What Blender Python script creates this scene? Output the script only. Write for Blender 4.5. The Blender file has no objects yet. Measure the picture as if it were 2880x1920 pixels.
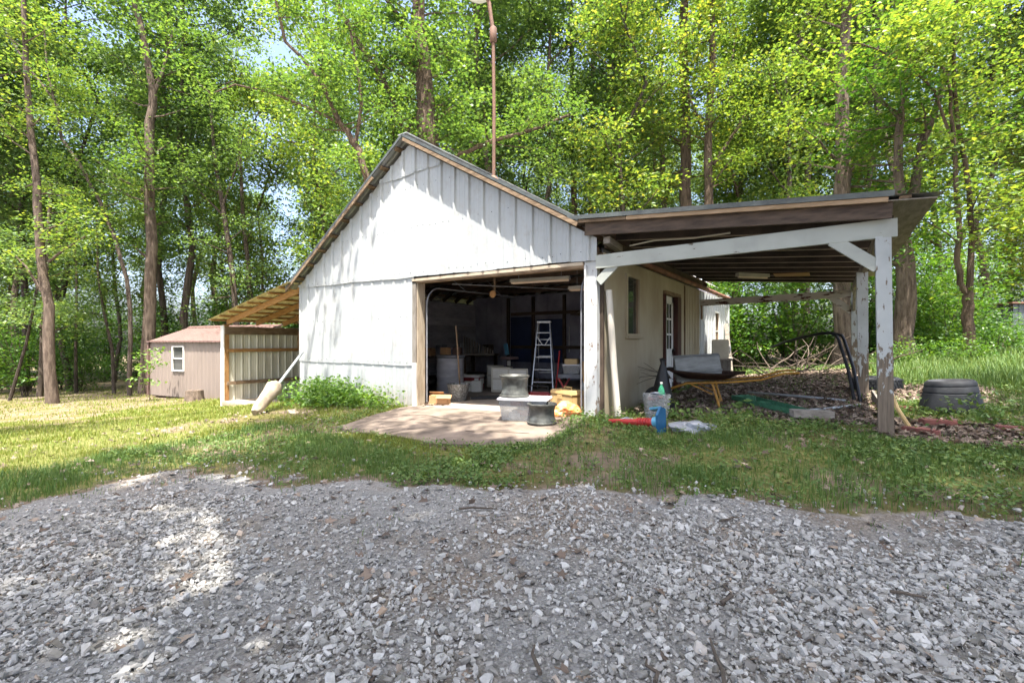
import bpy, bmesh, math, random
import numpy as np
from mathutils import Vector, Matrix
rng = np.random.default_rng(7); random.seed(7)
PI = math.pi
SC = bpy.context.scene
COL = SC.collection

# ------------------------------------------------------------------ camera, sky, sun, exposure
CAM = np.array([6.70, -6.44, 1.27]); YAW = math.atan2(731, 1066)
cd = bpy.data.cameras.new('camera'); cam = bpy.data.objects.new('camera', cd); COL.objects.link(cam)
cam.location = CAM; cam.rotation_euler = (PI/2, 0, YAW)
cd.sensor_width = 36.0; cd.lens = 16.32; cd.clip_start = .05; cd.clip_end = 600; cd.shift_y = 0.0004
SC.camera = cam
LIGHT = Vector((-.20, .29, -1)).normalized()
EXPOSURE = 2.1
w = bpy.data.worlds.new('World'); SC.world = w; w.use_nodes = True
nt = w.node_tree; bg = nt.nodes['Background']; sky = nt.nodes.new('ShaderNodeTexSky')
sky.sky_type = 'NISHITA'; sky.sun_disc = False
sky.sun_elevation = math.asin(-LIGHT.z); sky.sun_rotation = math.atan2(-LIGHT.x, -LIGHT.y)
sky.air_density = .75; sky.dust_density = 5.0; sky.ozone_density = 1.0
nt.links.new(sky.outputs[0], bg.inputs[0]); bg.inputs[1].default_value = .15
sl = bpy.data.lights.new('sun', 'SUN'); sl.energy = 4.0; sl.angle = math.radians(.53); sl.color = (1, .95, .86)
so = bpy.data.objects.new('sun', sl); COL.objects.link(so); so.rotation_euler = LIGHT.to_track_quat('-Z', 'Y').to_euler(); so.location = (8, -12, 30)
vs = SC.view_settings; vs.view_transform = 'Standard'; vs.look = 'None'; vs.gamma = 1; vs.exposure = EXPOSURE; vs.use_curve_mapping = False
SC.cycles.use_adaptive_sampling = True; SC.cycles.adaptive_threshold = .02; SC.cycles.max_bounces = 4; SC.cycles.diffuse_bounces = 3; SC.cycles.glossy_bounces = 2; SC.cycles.transmission_bounces = 3; SC.cycles.transparent_max_bounces = 8
SC.cycles.sample_clamp_indirect = 8

# ------------------------------------------------------------------ materials
def new_mat(name):
    m = bpy.data.materials.new(name); m.use_nodes = True
    n = m.node_tree.nodes; return m, n, m.node_tree.links, n['Principled BSDF']
def ramp(n, stops, interp='LINEAR'):
    r = n.new('ShaderNodeValToRGB'); r.color_ramp.interpolation = interp; e = r.color_ramp.elements
    while len(e) < len(stops): e.new(.5)
    for k, (p, c) in enumerate(stops): e[k].position = p; e[k].color = (*c, 1)
    return r
def coords(n, l, scale=(1, 1, 1), kind='Object'):
    t = n.new('ShaderNodeTexCoord'); m = n.new('ShaderNodeMapping'); m.inputs['Scale'].default_value = scale
    l.new(t.outputs[kind], m.inputs[0]); return m.outputs[0]
def noise(n, l, vec, scale, detail=4, rough=.55):
    t = n.new('ShaderNodeTexNoise'); t.inputs['Scale'].default_value = scale; t.inputs['Detail'].default_value = detail
    t.inputs['Roughness'].default_value = rough; l.new(vec, t.inputs['Vector']); return t.outputs['Fac']
def bump(n, l, h, b, strength=.3, dist=.02):
    k = n.new('ShaderNodeBump'); k.inputs['Strength'].default_value = strength; k.inputs['Distance'].default_value = dist
    l.new(h, k.inputs['Height']); l.new(k.outputs[0], b.inputs['Normal'])
def mix(n, l, fac, a, b):
    m = n.new('ShaderNodeMix'); m.data_type = 'RGBA'
    for s, v in ((m.inputs[0], fac), (m.inputs[6], a), (m.inputs[7], b)):
        if isinstance(v, (int, float)): s.default_value = v
        elif isinstance(v, tuple): s.default_value = (*v, 1)
        else: l.new(v, s)
    return m.outputs[2]
def M(name, c1, c2=None, scale=6, stretch=(1, 1, 1), rough=.7, metal=0, bmp=.15, spec=.4, lo=.35, hi=.65, per_object=0, bd=.01):
    m, n, l, b = new_mat(name); v = coords(n, l, stretch); f = noise(n, l, v, scale, 5, .6)
    c2 = c2 or tuple(x*.7 for x in c1); r = ramp(n, [(lo, c2), (hi, c1)]); l.new(f, r.inputs[0]); col = r.outputs[0]
    if per_object:
        oi = n.new('ShaderNodeObjectInfo'); hs = n.new('ShaderNodeHueSaturation'); mr = n.new('ShaderNodeMapRange')
        mr.inputs[3].default_value = 1-per_object; mr.inputs[4].default_value = 1+per_object
        l.new(oi.outputs['Random'], mr.inputs[0]); l.new(mr.outputs[0], hs.inputs['Value']); l.new(col, hs.inputs['Color']); col = hs.outputs[0]
    l.new(col, b.inputs['Base Color']); b.inputs['Roughness'].default_value = rough; b.inputs['Metallic'].default_value = metal
    b.inputs['Specular IOR Level'].default_value = spec
    if bmp: bump(n, l, noise(n, l, v, scale*4, 6, .65), b, bmp, bd)
    return m
def M_leaf(name, stops, trans=.5, rough=.45, spec=.6):
    m, n, l, b = new_mat(name); g = n.new('ShaderNodeNewGeometry'); oi = n.new('ShaderNodeObjectInfo')
    a = n.new('ShaderNodeMath'); a.operation = 'MULTIPLY_ADD'; a.inputs[1].default_value = .34; 
    s = n.new('ShaderNodeMath'); s.operation = 'MULTIPLY'; s.inputs[1].default_value = .66
    l.new(g.outputs['Random Per Island'], s.inputs[0]); l.new(oi.outputs['Random'], a.inputs[0]); l.new(s.outputs[0], a.inputs[2])
    r = ramp(n, stops); l.new(a.outputs[0], r.inputs[0]); l.new(r.outputs[0], b.inputs['Base Color'])
    b.inputs['Roughness'].default_value = rough; b.inputs['Specular IOR Level'].default_value = spec
    t = n.new('ShaderNodeBsdfTranslucent'); br = n.new('ShaderNodeMix'); br.data_type = 'RGBA'; br.blend_type = 'MULTIPLY'; br.inputs[0].default_value = 1
    l.new(r.outputs[0], br.inputs[6]); br.inputs[7].default_value = (1.5, 1.35, .6, 1); l.new(br.outputs[2], t.inputs['Color'])
    x = n.new('ShaderNodeMixShader'); x.inputs[0].default_value = trans; l.new(b.outputs[0], x.inputs[1]); l.new(t.outputs[0], x.inputs[2])
    l.new(x.outputs[0], n['Material Output'].inputs[0]); return m
def M_peel(name, paint, wood, amount=.5, stretch=(1, 1, .25), scale=14, low_worn=0.0, z0=.4, z1=1.2):
    m, n, l, b = new_mat(name); v = coords(n, l, stretch); f = noise(n, l, v, scale, 6, .62)
    fac = f
    if low_worn:
        sx = n.new('ShaderNodeSeparateXYZ'); l.new(coords(n, l), sx.inputs[0]); mr = n.new('ShaderNodeMapRange')
        mr.inputs[1].default_value = z0; mr.inputs[2].default_value = z1; mr.inputs[3].default_value = low_worn; mr.inputs[4].default_value = 0
        l.new(sx.outputs[2], mr.inputs[0]); ad = n.new('ShaderNodeMath'); l.new(f, ad.inputs[0]); l.new(mr.outputs[0], ad.inputs[1]); fac = ad.outputs[0]
    r = ramp(n, [(amount, (0, 0, 0)), (amount+.025, (1, 1, 1))]); l.new(fac, r.inputs[0])
    g2 = noise(n, l, coords(n, l, (18, 18, 1.2)), 3, 4); rw = ramp(n, [(.3, tuple(x*.45 for x in wood)), (.7, wood)]); l.new(g2, rw.inputs[0])
    g3 = noise(n, l, coords(n, l), 3, 5); rp = ramp(n, [(.3, tuple(x*.82 for x in paint)), (.6, paint)]); l.new(g3, rp.inputs[0])
    l.new(mix(n, l, r.outputs[0], rp.outputs[0], rw.outputs[0]), b.inputs['Base Color']); b.inputs['Roughness'].default_value = .75
    inv = n.new('ShaderNodeMath'); inv.operation = 'SUBTRACT'; inv.inputs[0].default_value = 1; l.new(r.outputs[0], inv.inputs[1])
    bump(n, l, inv.outputs[0], b, .5, .004); return m
def M_clear(name, col, alpha=.5, rough=.35):
    m, n, l, b = new_mat(name); v = coords(n, l); f = noise(n, l, v, 5, 3); r = ramp(n, [(.3, tuple(x*.85 for x in col)), (.7, col)]); l.new(f, r.inputs[0])
    l.new(r.outputs[0], b.inputs['Base Color']); b.inputs['Roughness'].default_value = rough
    t = n.new('ShaderNodeBsdfTransparent'); t.inputs[0].default_value = (.92, .94, .95, 1); x = n.new('ShaderNodeMixShader'); x.inputs[0].default_value = alpha
    l.new(t.outputs[0], x.inputs[1]); l.new(b.outputs[0], x.inputs[2]); l.new(x.outputs[0], n['Material Output'].inputs[0]); return m
def M_island(name, stops, rough=.85, scale=0, bmp=0):
    m, n, l, b = new_mat(name); g = n.new('ShaderNodeNewGeometry'); r = ramp(n, stops); l.new(g.outputs['Random Per Island'], r.inputs[0]); c = r.outputs[0]
    if scale:
        f = noise(n, l, coords(n, l), scale, 4); k = ramp(n, [(.3, (.72, .71, .69)), (.7, (1, 1, 1))]); l.new(f, k.inputs[0])
        mm = n.new('ShaderNodeMix'); mm.data_type = 'RGBA'; mm.blend_type = 'MULTIPLY'; mm.inputs[0].default_value = 1
        l.new(c, mm.inputs[6]); l.new(k.outputs[0], mm.inputs[7]); c = mm.outputs[2]
        if bmp: bump(n, l, f, b, bmp, .004)
    l.new(c, b.inputs['Base Color']); b.inputs['Roughness'].default_value = rough; return m

MAT = {}
def M_siding(name, c1, c2):
    m, n, l, b = new_mat(name); v = coords(n, l); sx = n.new('ShaderNodeSeparateXYZ'); l.new(v, sx.inputs[0])
    base = ramp(n, [(.35, c2), (.65, c1)]); l.new(noise(n, l, coords(n, l, (1, 1, .22)), 1.8, 6, .65), base.inputs[0])
    st = ramp(n, [(.54, (0, 0, 0)), (.72, (1, 1, 1))]); l.new(noise(n, l, coords(n, l, (9, 9, .35)), 1.5, 5, .6), st.inputs[0])      # vertical run-off streaks
    c = mix(n, l, mixf(n, l, st.outputs[0], .10), base.outputs[0], (.27, .26, .22))
    mr = n.new('ShaderNodeMapRange'); mr.inputs[1].default_value = .45; mr.inputs[2].default_value = -.1; l.new(sx.outputs[2], mr.inputs[0])
    sp = ramp(n, [(.5, (0, 0, 0)), (.85, (1, 1, 1))]); ad = n.new('ShaderNodeMath'); ad.operation = 'MULTIPLY_ADD'; ad.inputs[1].default_value = .55
    l.new(mr.outputs[0], ad.inputs[0]); l.new(noise(n, l, v, 7, 6, .7), ad.inputs[2]); l.new(ad.outputs[0], sp.inputs[0])          # mud splashed up from the ground
    c = mix(n, l, mixf(n, l, sp.outputs[0], .4), c, (.22, .16, .11))
    l.new(c, b.inputs['Base Color']); b.inputs['Roughness'].default_value = .42
    bump(n, l, noise(n, l, v, 1.3, 3, .5), b, .12, .02); return m
def mixf(n, l, o, k):
    m = n.new('ShaderNodeMath'); m.operation = 'MULTIPLY'; m.inputs[1].default_value = k; l.new(o, m.inputs[0]); return m.outputs[0]
MAT['siding'] = M_siding('white_siding', (.39, .41, .412), (.345, .365, .368))
MAT['siding_cream'] = M('cream_siding', (.60, .56, .46), (.50, .45, .35), 1.4, (1, 1, .3), .7, 0, .1)
MAT['cream_ply'] = M('cream_plywood', (.45, .395, .29), (.32, .265, .18), 1.1, (1, 1, .45), .75, 0, .12)
MAT['siding_grey'] = M('grey_metal_back', (.62, .61, .52), (.47, .45, .37), 2, (1, 1, .3), .45, 0, .05)
MAT['tan_siding'] = M('tan_siding', (.23, .19, .165), (.195, .16, .14), 1.2, (1, 1, .2), .5, 0, .03)
MAT['red_roof'] = M('red_brown_roof', (.155, .095, .082), (.125, .078, .068), 2, (1, 1, 1), .45, 0, .03)
MAT['roof_metal'] = M('roof_metal', (.34, .35, .35), (.22, .22, .22), 3, (1, 1, 1), .5, .3, .1)
MAT['roof_edge'] = M('dark_roof_edge', (.10, .115, .11), (.06, .065, .065), 5, (1, 1, 1), .5, .2, .1)
MAT['new_wood'] = M('yellow_pine', (.42, .24, .09), (.27, .13, .05), 5, (1, 6, 6), .75, 0, .15, per_object=.15)
MAT['roof_pale'] = M('pale_corrugated', (.66, .58, .40), (.55, .47, .31), 3, (1, 1, 1), .5, 0, .05)
MAT['old_wood'] = M('weathered_wood', (.27, .19, .12), (.12, .08, .05), 4, (1, 5, 5), .85, 0, .3, per_object=.2)
MAT['dark_wood'] = M('dark_stained_wood', (.115, .080, .057), (.052, .036, .027), 4, (1, 5, 5), .8, 0, .25, per_object=.2)
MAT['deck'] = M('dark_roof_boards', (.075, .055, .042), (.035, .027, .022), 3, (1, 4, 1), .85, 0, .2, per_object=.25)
MAT['rafter'] = M('lit_rafter_edge', (.42, .34, .27), (.27, .21, .16), 4, (1, 5, 5), .8, 0, .2, per_object=.15)  # unstained wood, made paler still for light bounced off the ground
MAT['grey_wood'] = M('grey_board', (.30, .27, .23), (.17, .145, .12), 4, (1, 6, 6), .85, 0, .3, per_object=.2)
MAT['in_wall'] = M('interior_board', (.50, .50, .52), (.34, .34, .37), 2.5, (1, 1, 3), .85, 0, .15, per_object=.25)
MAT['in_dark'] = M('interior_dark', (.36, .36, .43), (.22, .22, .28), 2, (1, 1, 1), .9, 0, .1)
MAT['tarp'] = M('blue_tarp', (.04, .06, .15), (.025, .04, .1), 2, (1, 1, 1), .6, 0, .3)
MAT['peel'] = M_peel('peeling_white_paint', (.42, .44, .44), (.22, .17, .125), .60, (1.3, 1.3, .5), 13, .30, .35, 1.5)
MAT['peel_low'] = M_peel('flaking_white_paint', (.48, .485, .48), (.28, .21, .16), .60, (1, 1, .5), 9, .16, 0, .5)
MAT['paint'] = M_peel('white_painted_beam', (.37, .385, .35), (.16, .13, .10), .66, (.35, 1, 1), 12)
MAT['peel_beam'] = M_peel('worn_beam_paint', (.50, .46, .40), (.10, .035, .025), .53, (.35, 1, 1.4), 7)
MAT['white_trim'] = M('white_trim', (.74, .74, .72), (.6, .59, .56), 4, (1, 1, .4), .6, 0, .08)
MAT['dark_frame'] = M('dark_red_frame', (.085, .03, .022), (.04, .014, .012), 8, (1, 1, .3), .7, 0, .3)
MAT['concrete'] = M('old_concrete', (.215, .17, .135), (.10, .078, .06), 2.2, (1, 1, 1), .9, 0, .5)
MAT['floor'] = M('garage_concrete', (.42, .35, .29), (.27, .22, .18), 1.6, (1, 1, 1), .85, 0, .4)
MAT['conc_pale'] = M('pale_concrete', (.40, .33, .25), (.26, .21, .15), 7, (1, 1, 1), .9, 0, .8)
MAT['block'] = M('grey_concrete', (.25, .26, .25), (.17, .175, .17), 5, (1, 3, 3), .9, 0, .4)
MAT['galv'] = M('galvanised_steel', (.52, .55, .56), (.36, .38, .39), 9, (1, 1, 1), .4, .7, .05)
MAT['galv_dirty'] = M('spangled_galvanised', (.42, .43, .41), (.12, .115, .10), 26, (1, 1, 1), .55, .45, .1)
MAT['alu'] = M('aluminium', (.36, .375, .40), (.27, .28, .30), 6, (1, 1, 1), .38, .75, .03)
MAT['rim'] = M('dirty_steel_rim', (.115, .12, .11), (.05, .05, .045), 10, (1, 1, 1), .5, .4, .1)
MAT['black_metal'] = M('black_metal', (.03, .032, .035), (.018, .018, .02), 8, (1, 1, 1), .4, .4, .05)
MAT['rust'] = M('rusty_pipe', (.19, .105, .07), (.11, .065, .05), 7, (1, 1, .3), .75, .1, .2)
MAT['rust_dark'] = M('rusty_tray', (.11, .06, .04), (.05, .03, .025), 7, (1, 1, 1), .7, .2, .2)
MAT['rubber'] = M('tyre_rubber', (.042, .045, .05), (.025, .026, .03), 7, (1, 1, 1), .75, 0, .15)
MAT['bark'] = M('grey_brown_bark', (.20, .155, .12), (.075, .055, .042), 5, (2.2, 2.2, .4), .95, 0, 1.0, .2, per_object=.2, bd=.05)
MAT['bark_dark'] = M('dark_bark', (.12, .095, .075), (.045, .035, .028), 5, (2.2, 2.2, .4), .95, 0, 1.0, .2, per_object=.2, bd=.05)
MAT['bark_brown'] = M('brown_bark', (.165, .12, .085), (.065, .045, .033), 5, (2.2, 2.2, .4), .95, 0, 1.0, .2, per_object=.15, bd=.05)
MAT['white_plastic'] = M('white_plastic', (.72, .71, .66), (.62, .60, .54), 3, (1, 1, 1), .4, 0, .02)
MAT['beige'] = M('beige_panel', (.55, .52, .43), (.45, .42, .34), 3, (1, 1, 1), .5, 0, .03)
MAT['card'] = M('cardboard', (.42, .24, .11), (.33, .18, .08), 3, (1, 1, 1), .85, 0, .1)
MAT['red'] = M('red_plastic', (.45, .035, .03), (.33, .025, .025), 3, (1, 1, 1), .4, 0, .05)
MAT['cool_red'] = M('dark_red_plastic', (.28, .03, .03), (.2, .025, .025), 3, (1, 1, 1), .4, 0, .03)
MAT['blue'] = M('blue_plastic', (.022, .13, .27), (.015, .09, .2), 4, (1, 1, 1), .4, 0, .05)
MAT['blue_pale'] = M('pale_blue_plastic', (.12, .36, .52), (.1, .3, .45), 4, (1, 1, 1), .4, 0, .05)
MAT['tan'] = M('tan_plastic', (.52, .37, .17), (.43, .29, .12), 4, (1, 1, 1), .55, 0, .08)
MAT['orange'] = M('orange_bag', (.62, .16, .03), (.62, .36, .18), 9, (1, 1, 1), .45, 0, .6)
MAT['green_paint'] = M('green_paint', (.06, .20, .11), (.035, .125, .065), 5, (1, 4, 4), .6, 0, .1)
MAT['yellow_paint'] = M('yellow_paint', (.42, .22, .035), (.26, .12, .025), 9, (1, 1, 1), .6, 0, .15)
MAT['brick_red'] = M('red_paver', (.29, .105, .085), (.19, .075, .06), 8, (1, 1, 1), .85, 0, .3)
MAT['black_bag'] = M('black_plastic_bag', (.012, .012, .013), (.006, .006, .007), 4, (1, 1, 1), .45, 0, .6)
MAT['bag'] = M_clear('crumpled_clear_bag', (.40, .43, .49), .7, .3)
MAT['tub'] = M_clear('clear_tub', (.46, .46, .46), .34, .3)
MAT['lid'] = M('white_lid', (.74, .74, .76), (.66, .66, .68), 3, (1, 1, 1), .4, 0, .02)
MAT['bottle'] = M_clear('green_bottle', (.05, .33, .17), .65, .12)
MAT['junk_grey'] = M('grey_junk', (.22, .23, .25), (.12, .12, .13), 6, (1, 1, 1), .6, 0, .1)
MAT['junk_white'] = M('white_junk', (.6, .6, .6), (.45, .45, .46), 6, (1, 1, 1), .6, 0, .1)
MAT['junk_blue'] = M('slate_junk', (.09, .11, .17), (.05, .06, .1), 6, (1, 1, 1), .6, 0, .1)
MAT['pipe_white'] = M('dirty_white_pipe', (.72, .68, .60), (.56, .50, .42), 2, (1, 1, .4), .5, 0, .05)
MAT['twig'] = M('grey_twig', (.14, .11, .085), (.07, .055, .042), 6, (1, 1, 1), .9, 0, .2)
MAT['stool'] = M('stool_vinyl', (.30, .2, .2), (.2, .13, .135), 4, (1, 1, 1), .5, 0, .05)
MAT['compressor'] = M('grey_green_tank', (.17, .19, .18), (.12, .135, .13), 4, (1, 1, 1), .45, .1, .05)
MAT['tube'] = M('fluorescent_tube', (.74, .62, .50), (.66, .54, .43), 3, (1, 1, 1), .35, 0, 0)
m, n, l, b = new_mat('window_glass'); b.inputs['Base Color'].default_value = (.05, .055, .05, 1); b.inputs['Roughness'].default_value = .06; b.inputs['Specular IOR Level'].default_value = .5
bump(n, l, noise(n, l, coords(n, l), 2.2, 2), b, .12, .02); MAT['glass'] = m
LEAF1 = [(0, (.045, .105, .032)), (.4, (.092, .180, .044)), (.75, (.165, .255, .052)), (.92, (.25, .31, .062)), (1, (.37, .36, .075))]
LEAF2 = [(0, (.052, .108, .042)), (.5, (.105, .188, .06)), (.85, (.165, .255, .07)), (1, (.26, .32, .085))]
MAT['leaf'] = M_leaf('maple_leaf', LEAF1)
MAT['leaf_far'] = M_leaf('forest_leaf', LEAF2)
MAT['leaf_yellow'] = M_leaf('yellow_green_leaf', [(0, (.052, .12, .03)), (.45, (.115, .205, .04)), (.8, (.20, .275, .048)), (1, (.37, .35, .06))])
MAT['leaf_shrub'] = M_leaf('shrub_leaf', [(0, (.030, .09, .014)), (.5, (.06, .15, .02)), (1, (.13, .22, .03))])
MAT['weed'] = M_leaf('weed_leaf', [(0, (.06, .15, .02)), (.5, (.12, .24, .025)), (1, (.22, .33, .04))], .3)
MAT['grass'] = M_leaf('lawn_grass', [(0, (.08, .138, .022)), (.35, (.135, .19, .03)), (.7, (.205, .238, .045)), (.9, (.27, .26, .075)), (1, (.33, .275, .14))], .25, .5, .3)
MAT['grass_shade'] = M_leaf('long_grass', [(0, (.062, .125, .035)), (.4, (.105, .185, .05)), (.8, (.165, .23, .065)), (1, (.27, .26, .11))], .3, .5, .3)
MAT['litter'] = M_island('dry_leaves', [(0, (.065, .047, .035)), (.4, (.14, .10, .073)), (.75, (.235, .175, .13)), (1, (.36, .29, .225))])
MAT['stone'] = M_island('limestone_gravel', [(0, (.16, .145, .12)), (.1, (.30, .285, .26)), (.5, (.43, .415, .39)), (.8, (.52, .505, .48)), (.95, (.62, .605, .575)), (1, (.40, .29, .2))], .9, 40, .4)

# ------------------------------------------------------------------ mesh helpers
class MB:
    def __init__(s): s.v = []; s.f = []
    def add(s, vs, fs):
        k = len(s.v); s.v += [tuple(map(float, p)) for p in vs]; s.f += [tuple(i+k for i in f) for f in fs]; return s
    def box(s, c, d, rot=None, taper=1.0, bev=0.0):
        x, y, z = d[0]/2, d[1]/2, d[2]/2; t = taper
        if bev:
            bm = bmesh.new(); bmesh.ops.create_cube(bm, size=1); bmesh.ops.scale(bm, vec=d, verts=bm.verts)
            for q in bm.verts:
                if q.co.z > 0: q.co.x *= t; q.co.y *= t
            bmesh.ops.bevel(bm, geom=bm.edges[:], offset=bev, segments=2, affect='EDGES')
            P = [q.co.copy() for q in bm.verts]; F = [[q.index for q in f.verts] for f in bm.faces]; bm.free()
        else:
            P = [Vector(p) for p in ((-x, -y, -z), (x, -y, -z), (x, y, -z), (-x, y, -z), (-x*t, -y*t, z), (x*t, -y*t, z), (x*t, y*t, z), (-x*t, y*t, z))]
            F = [(3, 2, 1, 0), (4, 5, 6, 7), (0, 1, 5, 4), (1, 2, 6, 5), (2, 3, 7, 6), (3, 0, 4, 7)]
        R = Matrix.Identity(3) if rot is None else (Matrix.Rotation(rot, 3, 'Z') if isinstance(rot, (int, float)) else rot)
        return s.add([R @ p + Vector(c) for p in P], F)
    def beam(s, a, b, w, h, up=(0, 0, 1), jit=0):
        a, b = Vector(a), Vector(b); d = (b-a).normalized(); u = Vector(up); sd = d.cross(u)
        if sd.length < 1e-3: sd = d.cross(Vector((0, 1, 0)))
        sd.normalize(); u = sd.cross(d); P = []
        for q in (a, b):
            for i, j in ((-1, -1), (1, -1), (1, 1), (-1, 1)): P.append(q + sd*(i*w/2) + u*(j*h/2) + Vector((random.uniform(-jit, jit), random.uniform(-jit, jit), random.uniform(-jit, jit))))
        return s.add(P, [(0, 1, 2, 3), (7, 6, 5, 4), (1, 0, 4, 5), (2, 1, 5, 6), (3, 2, 6, 7), (0, 3, 7, 4)])
    def tube(s, pts, rad, n=8, cap=True):
        pts = [Vector(p) for p in pts]; k = len(pts); rad = [rad]*k if isinstance(rad, (int, float)) else rad
        P = []; F = []; ref = Vector((.31, .95, .05)).normalized()
        for i, p in enumerate(pts):
            t = (pts[min(i+1, k-1)] - pts[max(i-1, 0)]).normalized(); a = t.cross(ref)
            if a.length < .05: a = t.cross(Vector((1, 0, 0)))
            a.normalize(); b = t.cross(a)
            for j in range(n): P.append(p + (a*math.cos(2*PI*j/n) + b*math.sin(2*PI*j/n))*rad[i])
        for i in range(k-1):
            for j in range(n): F.append((i*n+j, i*n+(j+1) % n, (i+1)*n+(j+1) % n, (i+1)*n+j))
        if cap: F.append(tuple(range(n-1, -1, -1))); F.append(tuple((k-1)*n+j for j in range(n)))
        return s.add(P, F)
    def lathe(s, prof, c=(0, 0, 0), n=28, rot=None, closed=False):
        P = []; F = []; R = rot or Matrix.Identity(3)
        for r, z in prof:
            for j in range(n): P.append(R @ Vector((r*math.cos(2*PI*j/n), r*math.sin(2*PI*j/n), z)) + Vector(c))
        k = len(prof)
        for i in range(k if closed else k-1):
            i2 = (i+1) % k
            for j in range(n): F.append((i*n+j, i*n+(j+1) % n, i2*n+(j+1) % n, i2*n+j))
        return s.add(P, F)
    def prism(s, poly, ext, axis=2):
        k = len(poly); P = list(poly) + [tuple(np.add(p, ext)) for p in poly]
        F = [tuple(range(k-1, -1, -1)), tuple(range(k, 2*k))] + [(i, (i+1) % k, k+(i+1) % k, k+i) for i in range(k)]
        return s.add(P, F)
    def ribbed(s, u0, u1, v0, v1, fn, pitch=.333, rib=.034, wid=.085, top=.03, minor=.005, phase=0.0):
        us = []
        k = math.floor((u0-phase)/pitch)-1
        while phase + k*pitch < u1 + pitch:
            p = phase + k*pitch
            us += [(p-wid/2, 0), (p-top/2, rib), (p+top/2, rib), (p+wid/2, 0)]
            for q in (1/3, 2/3): us += [(p+q*pitch-.022, 0), (p+q*pitch, minor), (p+q*pitch+.022, 0)]
            k += 1
        prof = []
        for (a, da), (b, db) in zip(us, us[1:]):
            for c in ((a, da), (b, db)):
                if u0 <= c[0] <= u1 and (not prof or c[0] > prof[-1][0]+1e-6): prof.append(c)
            if a < u0 < b: prof.insert(0, (u0, da+(db-da)*(u0-a)/(b-a)))
            if a < u1 < b: prof.append((u1, da+(db-da)*(u1-a)/(b-a)))
        prof = sorted(set(prof)); P = []; F = []
        for u, d in prof:
            lo = v0(u) if callable(v0) else v0; hi = v1(u) if callable(v1) else v1
            P += [fn(u, lo, d), fn(u, max(hi, lo+.001), d)]
        for i in range(len(prof)-1): F.append((2*i, 2*i+2, 2*i+3, 2*i+1))
        return s.add(P, F)
def mesh_np(name, V, F):
    V = np.ascontiguousarray(V, np.float32); F = np.ascontiguousarray(F, np.int32); k = F.shape[1]
    me = bpy.data.meshes.new(name); me.vertices.add(len(V)); me.vertices.foreach_set('co', V.ravel())
    me.loops.add(F.size); me.loops.foreach_set('vertex_index', F.ravel())
    me.polygons.add(len(F)); me.polygons.foreach_set('loop_start', np.arange(0, F.size, k, dtype=np.int32))
    me.polygons.foreach_set('use_smooth', np.zeros(len(F), bool)); me.update(calc_edges=True); return me
def to_mesh(name, mb, smooth=False):
    me = bpy.data.meshes.new(name); me.from_pydata(mb.v, [], mb.f); me.validate(); me.update()
    bm = bmesh.new(); bm.from_mesh(me); bmesh.ops.recalc_face_normals(bm, faces=bm.faces); bm.to_mesh(me); bm.free()
    if smooth:
        me.polygons.foreach_set('use_smooth', [True]*len(me.polygons))
        try: me.set_sharp_from_angle(angle=math.radians(40))
        except Exception: pass
    return me
def tag(o, label=None, cat=None, group=None, kind=None):
    if label: o['label'] = label
    if cat: o['category'] = cat
    if group: o['group'] = group
    if kind: o['kind'] = kind
    return o
def link(name, me, mat, parent=None, loc=(0, 0, 0), rot=(0, 0, 0)):
    o = bpy.data.objects.new(name, me); COL.objects.link(o); o.location = loc; o.rotation_euler = rot
    if mat and not me.materials: me.materials.append(MAT[mat] if isinstance(mat, str) else mat)
    if parent is not None: o.parent = parent
    return o
WOODS = ('new_wood', 'old_wood', 'dark_wood', 'grey_wood', 'deck')
for _k in WOODS:
    for _ax, _st in (('_y', (5, 1, 5)), ('_z', (5, 5, 1))):
        _m = MAT[_k].copy(); _m.name = _k+_ax; MAT[_k+_ax] = _m
        for _n in _m.node_tree.nodes:
            if _n.type == 'MAPPING': _n.inputs['Scale'].default_value = _st
def part(name, mb, mat, parent, smooth=False, kind=None, label=None):
    if mat in WOODS and mb.v:
        e = np.ptp(np.array(mb.v), axis=0); k = int(np.argmax(e)); mat = mat+('', '_y', '_z')[k]
    o = link(name, to_mesh(name, mb, smooth), mat, parent)
    return tag(o, label=label, kind=kind)
def thing(name, label, cat, loc=(0, 0, 0), rz=0, group=None, rot=None):
    o = bpy.data.objects.new(name, None); COL.objects.link(o); o.location = loc; o.rotation_euler = rot or (0, 0, rz); o.empty_display_size = .2
    return tag(o, label, cat, group)
def one(name, mb, mat, label, cat, loc=(0, 0, 0), rz=0, group=None, smooth=False, rot=None):
    o = link(name, to_mesh(name, mb, smooth), mat, None, loc, rot or (0, 0, rz)); return tag(o, label, cat, group)
def dup(root, loc, rz=0, scale=None, label=None, group=None):
    r = root.copy(); COL.objects.link(r); r.location = loc; r.rotation_euler = (0, 0, rz)
    if scale: r.scale = scale
    if label: r['label'] = label
    if group: r['group'] = group
    for ch in list(root.children):
        c = ch.copy(); COL.objects.link(c); c.parent = r
        for g2 in list(ch.children):
            d = g2.copy(); COL.objects.link(d); d.parent = c
    return r

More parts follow.
